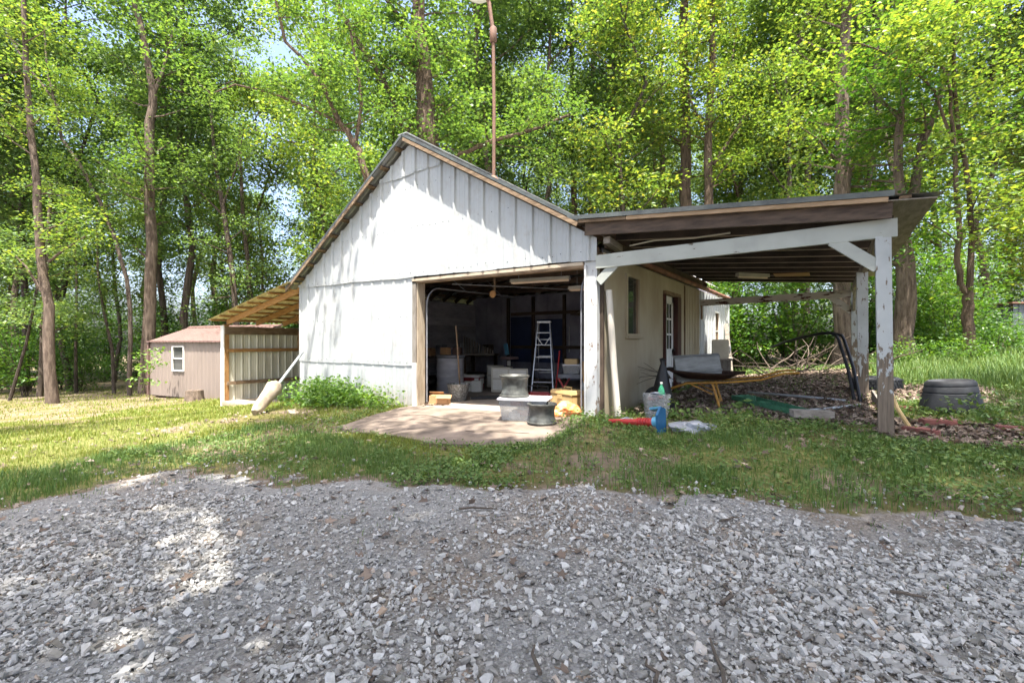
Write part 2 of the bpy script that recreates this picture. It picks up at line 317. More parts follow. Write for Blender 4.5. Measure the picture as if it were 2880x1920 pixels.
# ------------------------------------------------------------------ terrain
ANC = np.array([(0,0,0),(3.7,0,.11),(7.18,0,.26),(7.05,2.5,.38),(6.9,5.6,.44),(4.0,8.8,.25),(7,12.9,.5),(-3.94,0,-.2),(-7.8,0,-.62),(-13,2,-.85),(-12.5,-3,-.8),
 (.7,-5.6,-.16),(6.7,-6.4,.0),(7.8,-1.8,.12),(4.1,-3.2,0),(1.7,-2.2,-.04),(-2.5,-2.5,-.2),(10,5,.75),(12,10,.95),(17,12,1.0),(9.8,11,.92),(12.5,19,.95),(8.6,11.4,.72),(20,30,1.1),(10,0,.42),(10,-5,.15),(0,-12,-.2),(-8,-10,-.5),(12,-12,.2),
 (-40,0,-1.8),(-30,30,-1.5),(0,40,-.3),(0,18,0),(30,40,1.2),(45,5,1.5),(30,-30,.5),(-20,-35,-1),(-150,0,-3),(0,150,0),(150,0,2.5),(0,-150,-1)], float)
def _rbf(A):
    n = len(A); P = A[:, :2]; D = np.sqrt(((P[:, None]-P[None])**2).sum(2)+.15)
    Q = np.zeros((n+3, n+3)); Q[:n, :n] = D; Q[:n, n] = 1; Q[:n, n+1:] = P; Q[n, :n] = 1; Q[n+1:, :n] = P.T
    return np.linalg.solve(Q, np.r_[A[:, 2], 0, 0, 0])
RW = _rbf(ANC)
def G(x, y):
    x = np.asarray(x, float); y = np.asarray(y, float); s = RW[-3]+RW[-2]*x+RW[-1]*y
    for (a, b, _), q in zip(ANC, RW): s = s + q*np.sqrt((x-a)**2+(y-b)**2+.15)
    return s
def gz(x, y): return float(G(x, y))
def vnoise(x, y, scale, seed=0):
    x = np.asarray(x, float)*scale; y = np.asarray(y, float)*scale; xi = np.floor(x).astype(np.int64); yi = np.floor(y).astype(np.int64); fx = x-xi; fy = y-yi
    fx = fx*fx*(3-2*fx); fy = fy*fy*(3-2*fy)
    def h(a, b):
        k = (a*374761393 + b*668265263 + seed*974634541) & 0x7fffffff; k = ((k ^ (k >> 13))*1274126177) & 0x7fffffff; return ((k ^ (k >> 16)) & 0xffff)/65535.
    return (h(xi, yi)*(1-fx)+h(xi+1, yi)*fx)*(1-fy)+(h(xi, yi+1)*(1-fx)+h(xi+1, yi+1)*fx)*fy
def fbm(x, y, s, seed=0): return .55*vnoise(x, y, s, seed)+.3*vnoise(x, y, s*2.1, seed+1)+.15*vnoise(x, y, s*4.3, seed+2)
EDGE = np.array([(-30, -16), (-6, -9.5), (-1.5, -7.2), (.92, -5.65), (.94, -5.2), (.7, -4.88), (.76, -4.5), (1.59, -4.0), (3.03, -3.76), (4.16, -3.19), (5.53, -2.73), (6.94, -2.17), (7.77, -1.92), (10, -1.2), (16, 1), (40, 6)], float)
def gravel_d(x, y):
    """signed distance to the edge of the drive, positive on the gravel"""
    x = np.asarray(x, float); y = np.asarray(y, float); best = np.full(x.shape, 1e9); sg = np.ones(x.shape)
    for a, b in zip(EDGE, EDGE[1:]):
        d = b-a; L = d@d; t = np.clip(((x-a[0])*d[0]+(y-a[1])*d[1])/L, 0, 1); px = x-a[0]-t*d[0]; py = y-a[1]-t*d[1]; q = np.hypot(px, py)
        c = d[0]*py-d[1]*px; k = q < best-1e-9; best = np.where(k, q, best); sg = np.where(k, np.where(c < 0, 1, -1), sg)
    return best*sg
APRON = np.array([(-.02, .02), (-.05, -.35), (.12, -1.2), (.42, -2.05), (1.0, -2.2), (1.7, -2.12), (2.6, -2.25), (3.5, -2.05), (3.9, -1.75), (3.85, -.9), (3.72, -.3), (3.7, .02)], float)
def in_poly(P, x, y):
    r = np.zeros(np.shape(x), bool)
    for (ax, ay), (bx, by) in zip(P, np.roll(P, -1, 0)):
        k = ((ay > y) != (by > y)); r ^= k & (x < (bx-ax)*(y-ay)/(by-ay+1e-12)+ax)
    return r
def sst(a, b, v): t = np.clip((v-a)/(b-a), 0, 1); return t*t*(3-2*t)
def cover(x, y):
    """R gravel, G dry-leaf litter, B bare soil"""
    d = gravel_d(x, y) + (fbm(x, y, 1.6, 3)-.5)*1.15
    r = sst(-.15, .25, d)*(1-.55*sst(.52, .7, fbm(x, y, 2.4, 60))*sst(.9, .1, d))
    car = sst(0, .7, np.minimum(np.minimum(x-3.9, 7.6-x), np.minimum(y-.15, 8.6-y)))
    east = sst(0, 1.2, np.minimum(np.minimum(x-6.6, 9.2-x), np.minimum(y+.9, 4.5-y)))*sst(.42, .6, fbm(x, y, 1.3, 9))
    gl = np.maximum(car, east*.9)
    b = sst(-.55, .1, d)*.8
    b = np.maximum(b, sst(.52, .66, fbm(x, y, .9, 21))*.75*sst(.3, -.2, x-4.5+0*y)*(y < 0))
    strip = sst(1.5, .4, np.abs(y+3.2+.22*(x+9)+(fbm(x, y, .5, 5)-.5)*2))*sst(-5, -7, x)*sst(.35, .6, fbm(x, y, 1.1, 17))
    lg = sst(1.3, .3, np.hypot((x+2.2)*.8, y+1.7)+(fbm(x, y, 2, 8)-.5)*.8)
    b = np.maximum(b, np.maximum(strip, lg))
    b = np.maximum(b, sst(.45, .62, fbm(x, y, 1.0, 33))*.8*(x > 3.9)*(y < .5)*(x < 9))
    wood = sst(-9.5, -12, x+.35*y)
    b = np.maximum(b, np.maximum(wood, sst(10.5, 13, y))*.85)
    return np.stack([r, gl, np.clip(b, 0, 1)], -1)
def spaced(lo, hi, c, fine, grow, half):
    out = [c]; p = c; s = fine
    while p < hi:
        s = fine if p-c < half else s*grow; p += s; out.append(p)
    p = c; s = fine; left = []
    while p > lo:
        s = fine if c-p < half else s*grow; p -= s; left.append(p)
    return np.array(left[::-1]+out)
gx = spaced(-260, 260, 1.5, .13, 1.13, 10); gy = spaced(-200, 300, -.5, .13, 1.13, 7.5)
X, Y = np.meshgrid(gx, gy); nx, ny = len(gx), len(gy); cv = cover(X, Y)
bumpy = (fbm(X, Y, 1.2, 40)-.5)*.05*(1-cv[..., 0]*.6) + (fbm(X, Y, 5, 44)-.5)*.018
inside = ((X > -3.95) & (X < 4.0) & (Y > .0) & (Y < 9.95))
Z = G(X, Y) + np.where(in_poly(APRON, X, Y) | inside, -.09, bumpy)
I = np.arange(nx*ny).reshape(ny, nx)
Fq = np.stack([I[:-1, :-1], I[:-1, 1:], I[1:, 1:], I[1:, :-1]], -1).reshape(-1, 4)
me = mesh_np('ground', np.stack([X, Y, Z], -1).reshape(-1, 3), Fq)
at = me.color_attributes.new('cover', 'FLOAT_COLOR', 'POINT'); at.data.foreach_set('color', np.concatenate([cv.reshape(-1, 3), np.ones((nx*ny, 1))], 1).astype(np.float32).ravel())
me.polygons.foreach_set('use_smooth', [True]*len(me.polygons))
def ground_mat():
    m, n, l, b = new_mat('lawn_soil_and_litter'); a = n.new('ShaderNodeVertexColor'); a.layer_name = 'cover'; sp = n.new('ShaderNodeSeparateColor'); l.new(a.outputs[0], sp.inputs[0])
    v = coords(n, l); n1 = noise(n, l, v, 16, 10, .78); n2 = noise(n, l, v, 1.3, 4); n3 = noise(n, l, v, 60, 4, .7)
    def rp(f, st): r = ramp(n, st); l.new(f, r.inputs[0]); return r.outputs[0]
    grass = rp(n1, [(.3, (.05, .062, .018)), (.45, (.105, .12, .03)), (.58, (.175, .165, .06)), (.72, (.235, .19, .115))])
    soil = mix(n, l, rp(n2, [(.42, (0, 0, 0)), (.6, (1, 1, 1))]), rp(n1, [(.3, (.11, .085, .06)), (.6, (.215, .165, .12)), (.75, (.31, .25, .19))]), rp(n1, [(.35, (.085, .075, .03)), (.7, (.17, .155, .05))]))
    lit = rp(n3, [(.3, (.035, .024, .017)), (.5, (.115, .075, .05)), (.65, (.19, .125, .085)), (.8, (.3, .22, .16))])
    fines = mix(n, l, rp(n2, [(.4, (0, 0, 0)), (.65, (1, 1, 1))]), rp(n3, [(.25, (.15, .145, .135)), (.55, (.27, .265, .255)), (.8, (.38, .375, .365))]), rp(n3, [(.25, (.15, .12, .095)), (.55, (.255, .215, .18)), (.8, (.35, .31, .27))]))
    def edge(o):
        s = n.new('ShaderNodeMath'); s.operation = 'ADD'; l.new(o, s.inputs[0]); d = n.new('ShaderNodeMath'); d.operation = 'MULTIPLY_ADD'; d.inputs[1].default_value = .9; d.inputs[2].default_value = -.45
        l.new(n1, d.inputs[0]); l.new(d.outputs[0], s.inputs[1]); return rp(s.outputs[0], [(.38, (0, 0, 0)), (.62, (1, 1, 1))])
    c = mix(n, l, edge(sp.outputs[2]), grass, soil); c = mix(n, l, edge(sp.outputs[1]), c, lit); c = mix(n, l, edge(sp.outputs[0]), c, fines)
    l.new(c, b.inputs['Base Color']); b.inputs['Roughness'].default_value = .95; b.inputs['Specular IOR Level'].default_value = .15
    bump(n, l, n3, b, .6, .02); return m
MAT['ground'] = ground_mat()
gr = link('ground', me, 'ground'); tag(gr, kind='structure')

# drive: a sheet of fines a few millimetres above the soil, stones scattered on it
s = .07; ax = np.arange(-3, 13, s); ay = np.arange(-11, 1.6, s); X, Y = np.meshgrid(ax, ay); k = (gravel_d(X, Y)+(fbm(X, Y, 1.6, 3)-.5)*1.15+(fbm(X, Y, 7, 12)-.5)*.25) > .12
Z = G(X, Y)+(fbm(X, Y, 1.2, 40)-.5)*.02+.022; nx, ny = len(ax), len(ay); I = np.arange(nx*ny).reshape(ny, nx)
kk = k[:-1, :-1] & k[1:, 1:] & k[:-1, 1:] & k[1:, :-1]
Fq = np.stack([I[:-1, :-1], I[:-1, 1:], I[1:, 1:], I[1:, :-1]], -1)[kk]
u, inv = np.unique(Fq.ravel(), return_inverse=True); V = np.stack([X, Y, Z], -1).reshape(-1, 3)[u]
def fines_mat():
    m, n, l, b = new_mat('gravel_fines'); v = coords(n, l); n2 = noise(n, l, v, 1.1, 4); n3 = noise(n, l, v, 70, 6, .75)
    vo = n.new('ShaderNodeTexVoronoi'); vo.inputs['Scale'].default_value = 55; l.new(v, vo.inputs['Vector'])
    def rp(f, st): r = ramp(n, st); l.new(f, r.inputs[0]); return r.outputs[0]
    a = rp(n3, [(.25, (.12, .115, .105)), (.5, (.26, .25, .235)), (.75, (.42, .41, .39))]); c = rp(n3, [(.25, (.12, .095, .075)), (.5, (.23, .195, .16)), (.75, (.37, .325, .28))])
    bs = mix(n, l, rp(n2, [(.45, (0, 0, 0)), (.65, (1, 1, 1))]), a, c); sh = rp(vo.outputs['Color'], [(.1, (.6, .6, .6)), (.9, (1.15, 1.15, 1.15))])
    mm = n.new('ShaderNodeMix'); mm.data_type = 'RGBA'; mm.blend_type = 'MULTIPLY'; mm.inputs[0].default_value = .8; l.new(bs, mm.inputs[6]); l.new(sh, mm.inputs[7])
    l.new(mm.outputs[2], b.inputs['Base Color']); b.inputs['Roughness'].default_value = .95; b.inputs['Specular IOR Level'].default_value = .15; bump(n, l, vo.outputs['Distance'], b, .8, .012); return m
MAT['fines'] = fines_mat()
tag(link('gravel_drive', mesh_np('gravel_drive', V, inv.reshape(-1, 4)), 'fines'), kind='structure')

def camspace(x, y):
    dx = x-CAM[0]; dy = y-CAM[1]; c, s2 = math.cos(YAW), math.sin(YAW); return dx*c+dy*s2, -dx*s2+dy*c

# ------------------------------------------------------------------ concrete apron and garage floor
mb = MB(); poly = []
for k in range(len(APRON)):
    a, b = APRON[k], APRON[(k+1) % len(APRON)]
    for t in np.arange(0, 1, .25): q = a+(b-a)*t; poly.append((q[0]+random.uniform(-.03, .03)*(q[1] < -.1), q[1]+random.uniform(-.03, .03)*(q[1] < -.1)))
top = [(x, y, gz(x, y)+.03 if y < -.01 else .03*x+.02) for x, y in poly]
ctr = (1.9, -.9, .03*1.9+.02+.0); n0 = len(top)
mb.add(top+[(x, y, z-.16) for x, y, z in top]+[ctr], [(i, (i+1) % n0, 2*n0) for i in range(n0)]+[(i, n0+i, n0+(i+1) % n0, (i+1) % n0) for i in range(n0)])
ap = link('concrete_apron', to_mesh('concrete_apron', mb), 'concrete'); tag(ap, kind='structure')
mb = MB()
for pts in ([(.15, -1.25), (.6, -.95), (1.1, -.85), (1.6, -1.0), (1.95, -1.12), (2.2, -1.05)], [(1.95, -1.12), (1.9, -1.5), (1.7, -1.8), (1.55, -2.1)], [(2.6, -1.6), (3.1, -1.45), (3.7, -1.3)]):
    P = []
    for (a, b), (c, d) in zip(pts, pts[1:]):
        for t in (0, .33, .66): P.append((a+(c-a)*t+random.uniform(-.03, .03), b+(d-b)*t+random.uniform(-.03, .03)))
    for (a, b), (c, d) in zip(P, P[1:]):
        w0 = random.uniform(.010, .026)
        def az(x, y): # height of the fan slab
            best = -9
            for i in range(n0):
                A, B, Cc = top[i], top[(i+1) % n0], ctr; D = (B[1]-Cc[1])*(A[0]-Cc[0])+(Cc[0]-B[0])*(A[1]-Cc[1])
                if abs(D) < 1e-9: continue
                u = ((B[1]-Cc[1])*(x-Cc[0])+(Cc[0]-B[0])*(y-Cc[1]))/D; v = ((Cc[1]-A[1])*(x-Cc[0])+(A[0]-Cc[0])*(y-Cc[1]))/D
                if u >= -.01 and v >= -.01 and u+v <= 1.01: best = max(best, u*A[2]+v*B[2]+(1-u-v)*Cc[2])
            return best if best > -5 else gz(x, y)+.03
        mb.add([(a, b-w0, az(a, b-w0)+.003), (c, d-w0, az(c, d-w0)+.003), (c, d+w0, az(c, d+w0)+.003), (a, b+w0, az(a, b+w0)+.003)], [(0, 1, 2, 3)])
part('crack', mb, M('crack_dirt', (.07, .05, .035), (.04, .03, .02), 20), ap)

# ------------------------------------------------------------------ garage
XL, XR, YB, RX = -3.94, 3.84, 9.95, -.13
def roofz(x): return 5.14-(RX-x)*.655 if x < RX else 5.14-(x-RX)*.585      # underside of the roof at the front wall
garage = thing('garage', 'white ribbed metal garage with steep gable and wide open doorway', 'garage')
mb = MB(); mb.box((-.05, .10, 2.64), (7.7, .05, .12)); fw = part('front_wall', mb, 'old_wood', garage)
for x in np.arange(-3.85, 3.8, .6):
    mb = MB(); mb.beam((x, .05, -.15 if not 0 < x < 3.6 else 2.70), (x, .05, roofz(x)-.05), .04, .04, (0, 1, 0)); part('stud', mb, 'old_wood', fw)
Z1 = lambda x: 2.535-.012*x; Z2 = lambda x: .80
def sheet(x0, x1, lo, hi, y, mat='siding'):
    mb = MB(); mb.ribbed(x0, x1, lo, hi, lambda u, v, d: (u, y-d, v), phase=.045); return part('siding_sheet', mb, mat, fw)
def seam(x, z, amp=.012): return z+amp*math.sin(x*2.7)+amp*.6*math.sin(x*6.1+1)
for x0 in np.arange(-3.96, -.1, 1.0):
    x1 = min(x0+1.0, -.04)
    if x1-x0 < .1: continue
    sheet(x0, x1, -.16 if x0 < -1.2 else -.02, lambda x: .86, -.004, 'siding')
    sheet(x0, x1, lambda x: seam(x, .80, .006), lambda x: 2.60, -.019, 'siding')
xs = list(np.arange(-3.96, 3.83, 1.0))+[3.84]
for x0, x1 in zip(xs, xs[1:]):
    if x1-x0 < .1: continue
    tops = lambda x: min(roofz(x)-.005, 4.62+.02*x)
    sheet(x0, x1, lambda x: seam(x, Z1(x), .008), tops, -.044)
for x0, x1 in ((-1.1, -.1), (-.1, .75)):
    sheet(x0-.0, x1, lambda x: min(seam(x, 4.55+.02*x), roofz(x)-.01), lambda x: roofz(x)-.004, -.062)
mb = MB()                                                         # screw heads
for x in np.arange(-3.9, 3.8, .166):
    for z in (.86, 1.75, 2.62, 3.5, 4.3):
        if z > 2.5 or x < -.1:
            if z < roofz(x)-.1: mb.box((x+random.uniform(-.02, .02), -.046 if z > 2.5 else -.022, z+random.uniform(-.02, .02)), (.013, .008, .013))
part('screw', mb, 'roof_edge', fw, kind='stuff')
# door opening
mb = MB(); mb.beam((-.06, .03, 2.455), (3.63, .03, 2.425), .14, .075, (0, 0, 1)); part('door_header', mb, 'old_wood', garage)
mb = MB(); mb.beam((-.05, -.045, 2.475), (3.62, -.045, 2.45), .025, .05); part('header_trim', mb, M('pale_trim_wood', (.5, .42, .32), (.36, .29, .21), 5, (1, 5, 5)), garage)
mb = MB(); mb.box((-.01, -.03, .41), (.10, .03, .9)); part('jamb', mb, 'white_trim', garage)
mb = MB(); mb.box((-.01, -.026, 1.66), (.10, .028, 1.6)); part('jamb', mb, 'grey_wood', garage)
mb = MB(); mb.box((.045, .09, 1.22), (.03, .20, 2.45)); part('jamb', mb, M('tan_jamb', (.44, .37, .28), (.30, .24, .17), 4, (5, 5, 1)), garage)
mb = MB(); mb.box((3.73, .06, 1.27), (.20, .16, 2.42)); mb.box((3.652, -.035, 1.28), (.03, .03, 2.3)); part('corner_post', mb, 'peel_low', garage, label='corner post with flaking white paint')
mb = MB(); mb.box((3.855, .12, 1.3), (.05, .06, 2.5)); part('corner_board', mb, 'dark_wood', garage)
# walls that are not seen from the front: left side, back
mb = MB(); mb.ribbed(0, YB, lambda u: -.5, 2.62, lambda u, v, d: (XL-.02-d, u, v)); part('side_wall', mb, 'siding', garage)
mb = MB(); mb.ribbed(XL, 4.0, 0, lambda x: roofz(min(x, 3.84))-.02, lambda u, v, d: (u, YB+d, v)); part('rear_wall', mb, 'siding', garage)
# right side wall under the carport: plywood, then boards, then white metal
mb = MB(); SX = 3.88
rw = MB(); rw.box((SX-.07, 5.05, 2.6), (.08, 9.7, .08))
rwall = part('right_wall', rw, 'old_wood', garage)
def wallq(y0, y1, z0, z1, x=SX, mat='cream_ply', name='wall_panel', t=.02):
    mb = MB(); mb.box((x-t/2, (y0+y1)/2, (z0+z1)/2), (t, y1-y0, z1-z0)); return part(name, mb, mat, rwall)
wallq(.14, 1.02, 0, 2.62); wallq(1.023, 1.68, 0, 1.36, SX-.001); wallq(1.023, 1.68, 2.42, 2.62, SX-.001); wallq(1.683, 3.13, 0, 2.62)
wallq(3.133, 4.28, 2.30, 2.62, SX-.002); wallq(4.283, 4.80, 0, 2.62, SX-.001)
y = 4.803
while y < 6.35:
    mb = MB(); mb.ribbed(y, min(y+.48, 6.36), .05, 2.62, lambda u, v, d: (SX-.005+d, u, v), pitch=.16, rib=.02, wid=.05, top=.022, minor=.001); part('wall_board', mb, 'cream_ply', rwall); y += .483
y = 6.363
while y < YB-.03:
    y1 = min(y+1.0, YB)
    for z0, z1 in ((.02, 2.62),):
        mb = MB()
        if y < 8.85 and y1 > 8.15:
            for a, b, c, d in ((y, min(8.15, y1), z0, z1), (max(8.85, y), y1, z0, z1), (max(y, 8.15), min(8.85, y1), z0, 1.0), (max(y, 8.15), min(8.85, y1), 2.18, z1)):
                if b-a > .02: mb.ribbed(a, b, c, d, lambda u, v, dd: (SX-.005+dd, u, v), phase=.1)
        else: mb.ribbed(y, y1, z0, z1, lambda u, v, d: (SX-.005+d, u, v), phase=.1)
        part('siding_sheet', mb, 'siding', rwall)
    y += 1.0
mb = MB(); mb.box((SX+.012, 4.80, 1.33), (.02, .05, 2.5)); part('batten', mb, 'old_wood', rwall)
mb = MB(); mb.box((SX+.01, YB-.02, 1.3), (.05, .06, 2.55)); part('corner_trim', mb, 'white_trim', rwall)
def window(y0, y1, z0, z1, mid=False, frame='cream_ply'):
    mb = MB(); t = .05
    for a, b, c, d in ((y0-t, y0, z0-t, z1+t), (y1, y1+t, z0-t, z1+t), (y0, y1, z1, z1+t), (y0, y1, z0-t, z0)): mb.box((SX+.006, (a+b)/2, (c+d)/2), (.05, b-a, d-c))
    if mid: mb.box((SX-.012, (y0+y1)/2, (z0+z1)/2), (.02, y1-y0, .03))
    wf = part('window', mb, frame, garage)
    mb = MB(); mb.box((SX-.03, (y0+y1)/2, (z0+z1)/2), (.006, y1-y0+.02, z1-z0+.02)); part('pane', mb, 'glass', wf)
    mb = MB(); mb.box((SX+.03, (y0+y1)/2, z0-t-.018), (.09, y1-y0+.14, .03)); part('sill', mb, frame, wf)
    mb = MB(); mb.box((SX-.02, y1-.02, (z0+z1)/2), (.05, .035, z1-z0)); part('sash', mb, 'old_wood', wf)
window(1.07, 1.63, 1.41, 2.37); window(8.2, 8.8, 1.05, 2.13, True, 'white_trim')
# side door standing in its dark frame
mb = MB(); y0, y1, z0, z1 = 3.2, 3.96, .22, 2.24; dx = SX-.04
mb.box((dx-.015, (y0+y1)/2, (z0+z1)/2), (.03, y1-y0, z1-z0))
for a, b, c, d in ((y0, y0+.1, z0, z1), (y1-.1, y1, z0, z1), (y0, y1, z1-.12, z1), (y0, y1, z0, z0+.18), (y0, y1, .98, 1.12)): mb.box((dx+.006, (a+b)/2, (c+d)/2), (.02, b-a, d-c))
for yy in (y0+.1+.187, y0+.1+.373): mb.box((dx+.004, yy, 1.6), (.018, .022, 1.0))
for zz in (1.42, 1.75): mb.box((dx+.0045, (y0+y1)/2, zz), (.0185, y1-y0-.2, .022))
dr = part('door', mb, 'white_trim', garage, label='white panelled side door with nine small panes')
for i in range(3):
    for j in range(3):
        mb = MB(); mb.box((dx+.002, y0+.1+.093+.187*i, 1.27+.33*j), (.006, .165, .3)); part('pane', mb, 'glass', dr)
mb = MB(); mb.lathe([(0, .05), (.028, .045), (.03, .03), (.012, .012), (.012, 0)], (dx+.015, y1-.05, 1.1), 12, Matrix.Rotation(PI/2, 3, 'Y')); part('handle', mb, 'black_metal', dr, True)
mb = MB(); mb.box((SX+.003, 4.12, 1.2), (.14, .30, 2.1)); mb.box((SX+.002, 3.165, 1.2), (.1, .06, 2.1)); part('door_frame', mb, 'dark_frame', garage)
mb = MB(); mb.box((SX+.002, 3.71, 2.285), (.13, 1.13, .075)); part('door_lintel', mb, 'old_wood', garage)

# roof: sheets, purlins, rake boards
OH = .23
def slope(side, u, y, d):           # u = distance along the slope from the ridge
    a = .655 if side < 0 else .585; c = 1/math.sqrt(1+a*a); return (RX+side*u*c-(-side)*0, y, 5.14-u*a*c+d)
for side, L in ((-1, 4.92), (1, 4.36)):
    y = -OH
    while y < YB+.2:
        y1 = min(y+1.0, YB+.25); mb = MB()
        mb.ribbed(y, y1, 0, L, lambda u, v, d: slope(side, v, u, .115+d), rib=.02, phase=-.1); part('roof_sheet', mb, 'roof_metal', garage); y += 1.0
    for u in np.arange(.28, L, .52):
        p0 = slope(side, u, -OH+.03, .09); p1 = slope(side, u, YB+.15, .09); mb = MB(); nrm = Vector((side*(.655 if side < 0 else .585), 0, 1)); mb.beam(p0, p1, .085, .038, nrm); part('purlin', mb, 'old_wood', garage)
    for q0, q1, off in (((.02 if side > 0 else 1.05), L*.52, 0), (L*.52, L-.02, .012)):
        mb = MB(); mb.beam(slope(side, q0, -OH-.005-off*.3, .055), slope(side, q1, -OH-.008, .055), .03, .06, (side*.6, 0, 1)); part('rake_board', mb, 'old_wood', garage)
    mb = MB(); mb.beam(slope(side, 0, -OH-.012, .135), slope(side, L, -OH-.012, .135), .012, .05, (side*.6, 0, 1)); part('roof_edge_trim', mb, 'roof_edge', garage)
    for y in np.arange(.15, YB, .61):
        mb = MB(); mb.beam(slope(side, .03, y, 0), slope(side, L-.35, y, 0), .04, .12, (side*.6, 0, 1)); part('rafter', mb, 'dark_wood', garage)
mb = MB(); mb.beam((RX, -OH-.01, 5.14+.15), (RX, YB+.25, 5.29), .24, .02); part('ridge_cap', mb, 'roof_metal', garage)
# right eave, rusty gutter pipe running back
mb = MB(); mb.tube([(3.95, .9, 2.66), (3.97, 4.5, 2.665), (3.99, 10.1, 2.67)], .055, 10); part('gutter', mb, M('rusty_gutter', (.26, .12, .08), (.12, .055, .04), 5, (1, .5, 1), .7), garage, True)
for y in np.arange(1.1, 9.9, .75):
    mb = MB(); mb.lathe([(.062, -.012), (.066, 0), (.062, .012)], (3.972, y, 2.665), 10, Matrix.Rotation(PI/2, 3, 'X')); part('gutter_strap', mb, 'rust', garage)
# interior
mb = MB(); fl = [(XL+.02, .02), (3.84, .02), (3.84, YB), (XL+.02, YB)]; mb.add([(x, y, .03*x+.02) for x, y in fl]+[(x, y, .03*x-.15) for x, y in fl], [(0, 1, 2, 3), (4, 7, 6, 5), (0, 4, 5, 1), (1, 5, 6, 2), (2, 6, 7, 3), (3, 7, 4, 0)])
part('floor', mb, 'floor', garage)
for k in range(10):
    mb = MB(); mb.box((XL+.10+.002*(k % 3), 4.5, .05+.125+k*.252), (.025, 8.8, .245)); part('wall_plank', mb, 'in_wall', garage)
for k in range(12):
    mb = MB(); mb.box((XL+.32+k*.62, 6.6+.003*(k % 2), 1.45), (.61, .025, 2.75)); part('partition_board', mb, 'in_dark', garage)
for x in (-2.35, -1.35, -.2, 1.2, 2.6):
    mb = MB(); mb.box((x, 6.53, 1.4), (.10, .06, 2.7)); part('stud', mb, 'dark_wood', garage)
for z in (1.1, 2.2):
    mb = MB(); mb.box((-.4, 6.5, z), (3.6, .05, .1)); part('rail', mb, 'dark_wood', garage)
mb = MB(); mb.box((-1.85, 6.57, 1.35), (.84, .02, 1.5)); mb.box((-.75, 6.56, 1.3), (.95, .02, 1.4)); part('tarp', mb, 'tarp', garage)
mb = MB(); mb.box((-.02, 6.52, 1.35), (.025, .02, .8)); part('painted_daylight', mb, 'white_trim', garage)  # solid white strip painted as daylight coming through a gap
for k in range(7):
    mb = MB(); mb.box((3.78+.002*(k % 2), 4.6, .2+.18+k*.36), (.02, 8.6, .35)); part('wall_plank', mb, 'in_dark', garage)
for y in (1.3, 2.7, 4.1, 5.5):
    mb = MB(); mb.beam((XL+.1, y, 2.86), (3.75, y, 2.80), .05, .15); part('ceiling_joist', mb, 'dark_wood', garage)
for (x, y, ln, a, z) in ((-1.5, 2.0, 2.8, .1, 2.98), (-.6, 3.4, 2.6, -.2, 2.96), (1.2, 3.4, 3, .15, 2.95), (2.4, 2.2, 2.2, PI/2, 2.93)):
    mb = MB(); mb.box((x, y, z), (ln, .2, .03), a); part('loft_board', mb, 'dark_wood', garage)
mb = MB()                                                         # overhead door track
for x in (.16, 3.5):
    pts = [(x, .14, .1), (x, .14, 2.0)]+[(x, .14+.35*(1-math.cos(t)), 2.0+.35*math.sin(t)) for t in np.linspace(.2, PI/2, 7)]+[(x, 3.2, 2.40)]
    tr = MB(); tr.tube(pts, .015, 6); part('door_track', tr, 'junk_grey', garage, True)
for a, b in (((.16, 1.3, 2.38), (-.5, 1.3, 2.86)), ((.16, 2.6, 2.4), (-.4, 2.7, 2.86)), ((.5, .5, 2.42), (2.6, 3.0, 2.38))):
    tr = MB(); tr.tube([a, b], .011, 6); part('track_strap', tr, 'junk_grey', garage)
mb = MB(); mb.box((.96, 1.3, 2.52), (.05, .02, .42)); part('hanger', mb, 'old_wood', garage)
mb = MB(); mb.lathe([(0, -.015), (.075, -.012), (.08, 0), (.075, .012), (0, .015)], (.93, 1.27, 2.26), 18, Matrix.Rotation(PI/2, 3, 'X')); part('round_plate', mb, 'card', garage)
for c, ln, a in (((1.95, 1.45, 2.48), 1.25, .18), ((3.0, 1.9, 2.32), 1.25, .0)):
    fx = thing('fluorescent_light', 'long fluorescent strip light hung nearest the garage header' if a else 'fluorescent strip light hung low beside the flaking corner post', 'light', c, a)
    mb = MB(); mb.prism([(-ln/2, -.07, 0), (-ln/2, .07, 0), (-ln/2, .035, .06), (-ln/2, -.035, .06)], (ln, 0, 0)); part('housing', mb, 'white_plastic', fx)
    for yy in (-.035, .035):
        mb = MB(); mb.tube([(-ln/2+.03, yy, -.018), (ln/2-.03, yy, -.018)], .018, 8); part('tube', mb, 'tube', fx, True)
    for xx in (-.45, .45):
        mb = MB(); mb.tube([(xx, 0, .06), (xx, 0, 2.75-c[2])], .006, 5); part('hanger', mb, 'junk_grey', fx)
for k, (x, zz) in enumerate(((1.35, 2.10), (2.25, 2.13), (3.15, 2.10))):
    mb = MB(); mb.box((x, 5.2, zz), (.75, .5, .03), Matrix.Rotation(.28, 3, 'X')); one('white_shelf_panel', mb, 'beige', ['pale panel on the overhead shelf above the stepladder', 'middle pale panel on the overhead shelf inside garage', 'pale panel on the overhead shelf nearest the corner post'][k], 'panel', group='pale panels on the overhead shelf')
mb = MB(); mb.box((2.3, 5.2, 2.02), (2.9, .6, .03))
for x in (1.0, 3.5):
    mb.box((x, 5.47, 2.42), (.04, .03, .80))
one('overhead_shelf', mb, 'dark_wood', 'dark plank shelf slung from the garage joists', 'shelf')

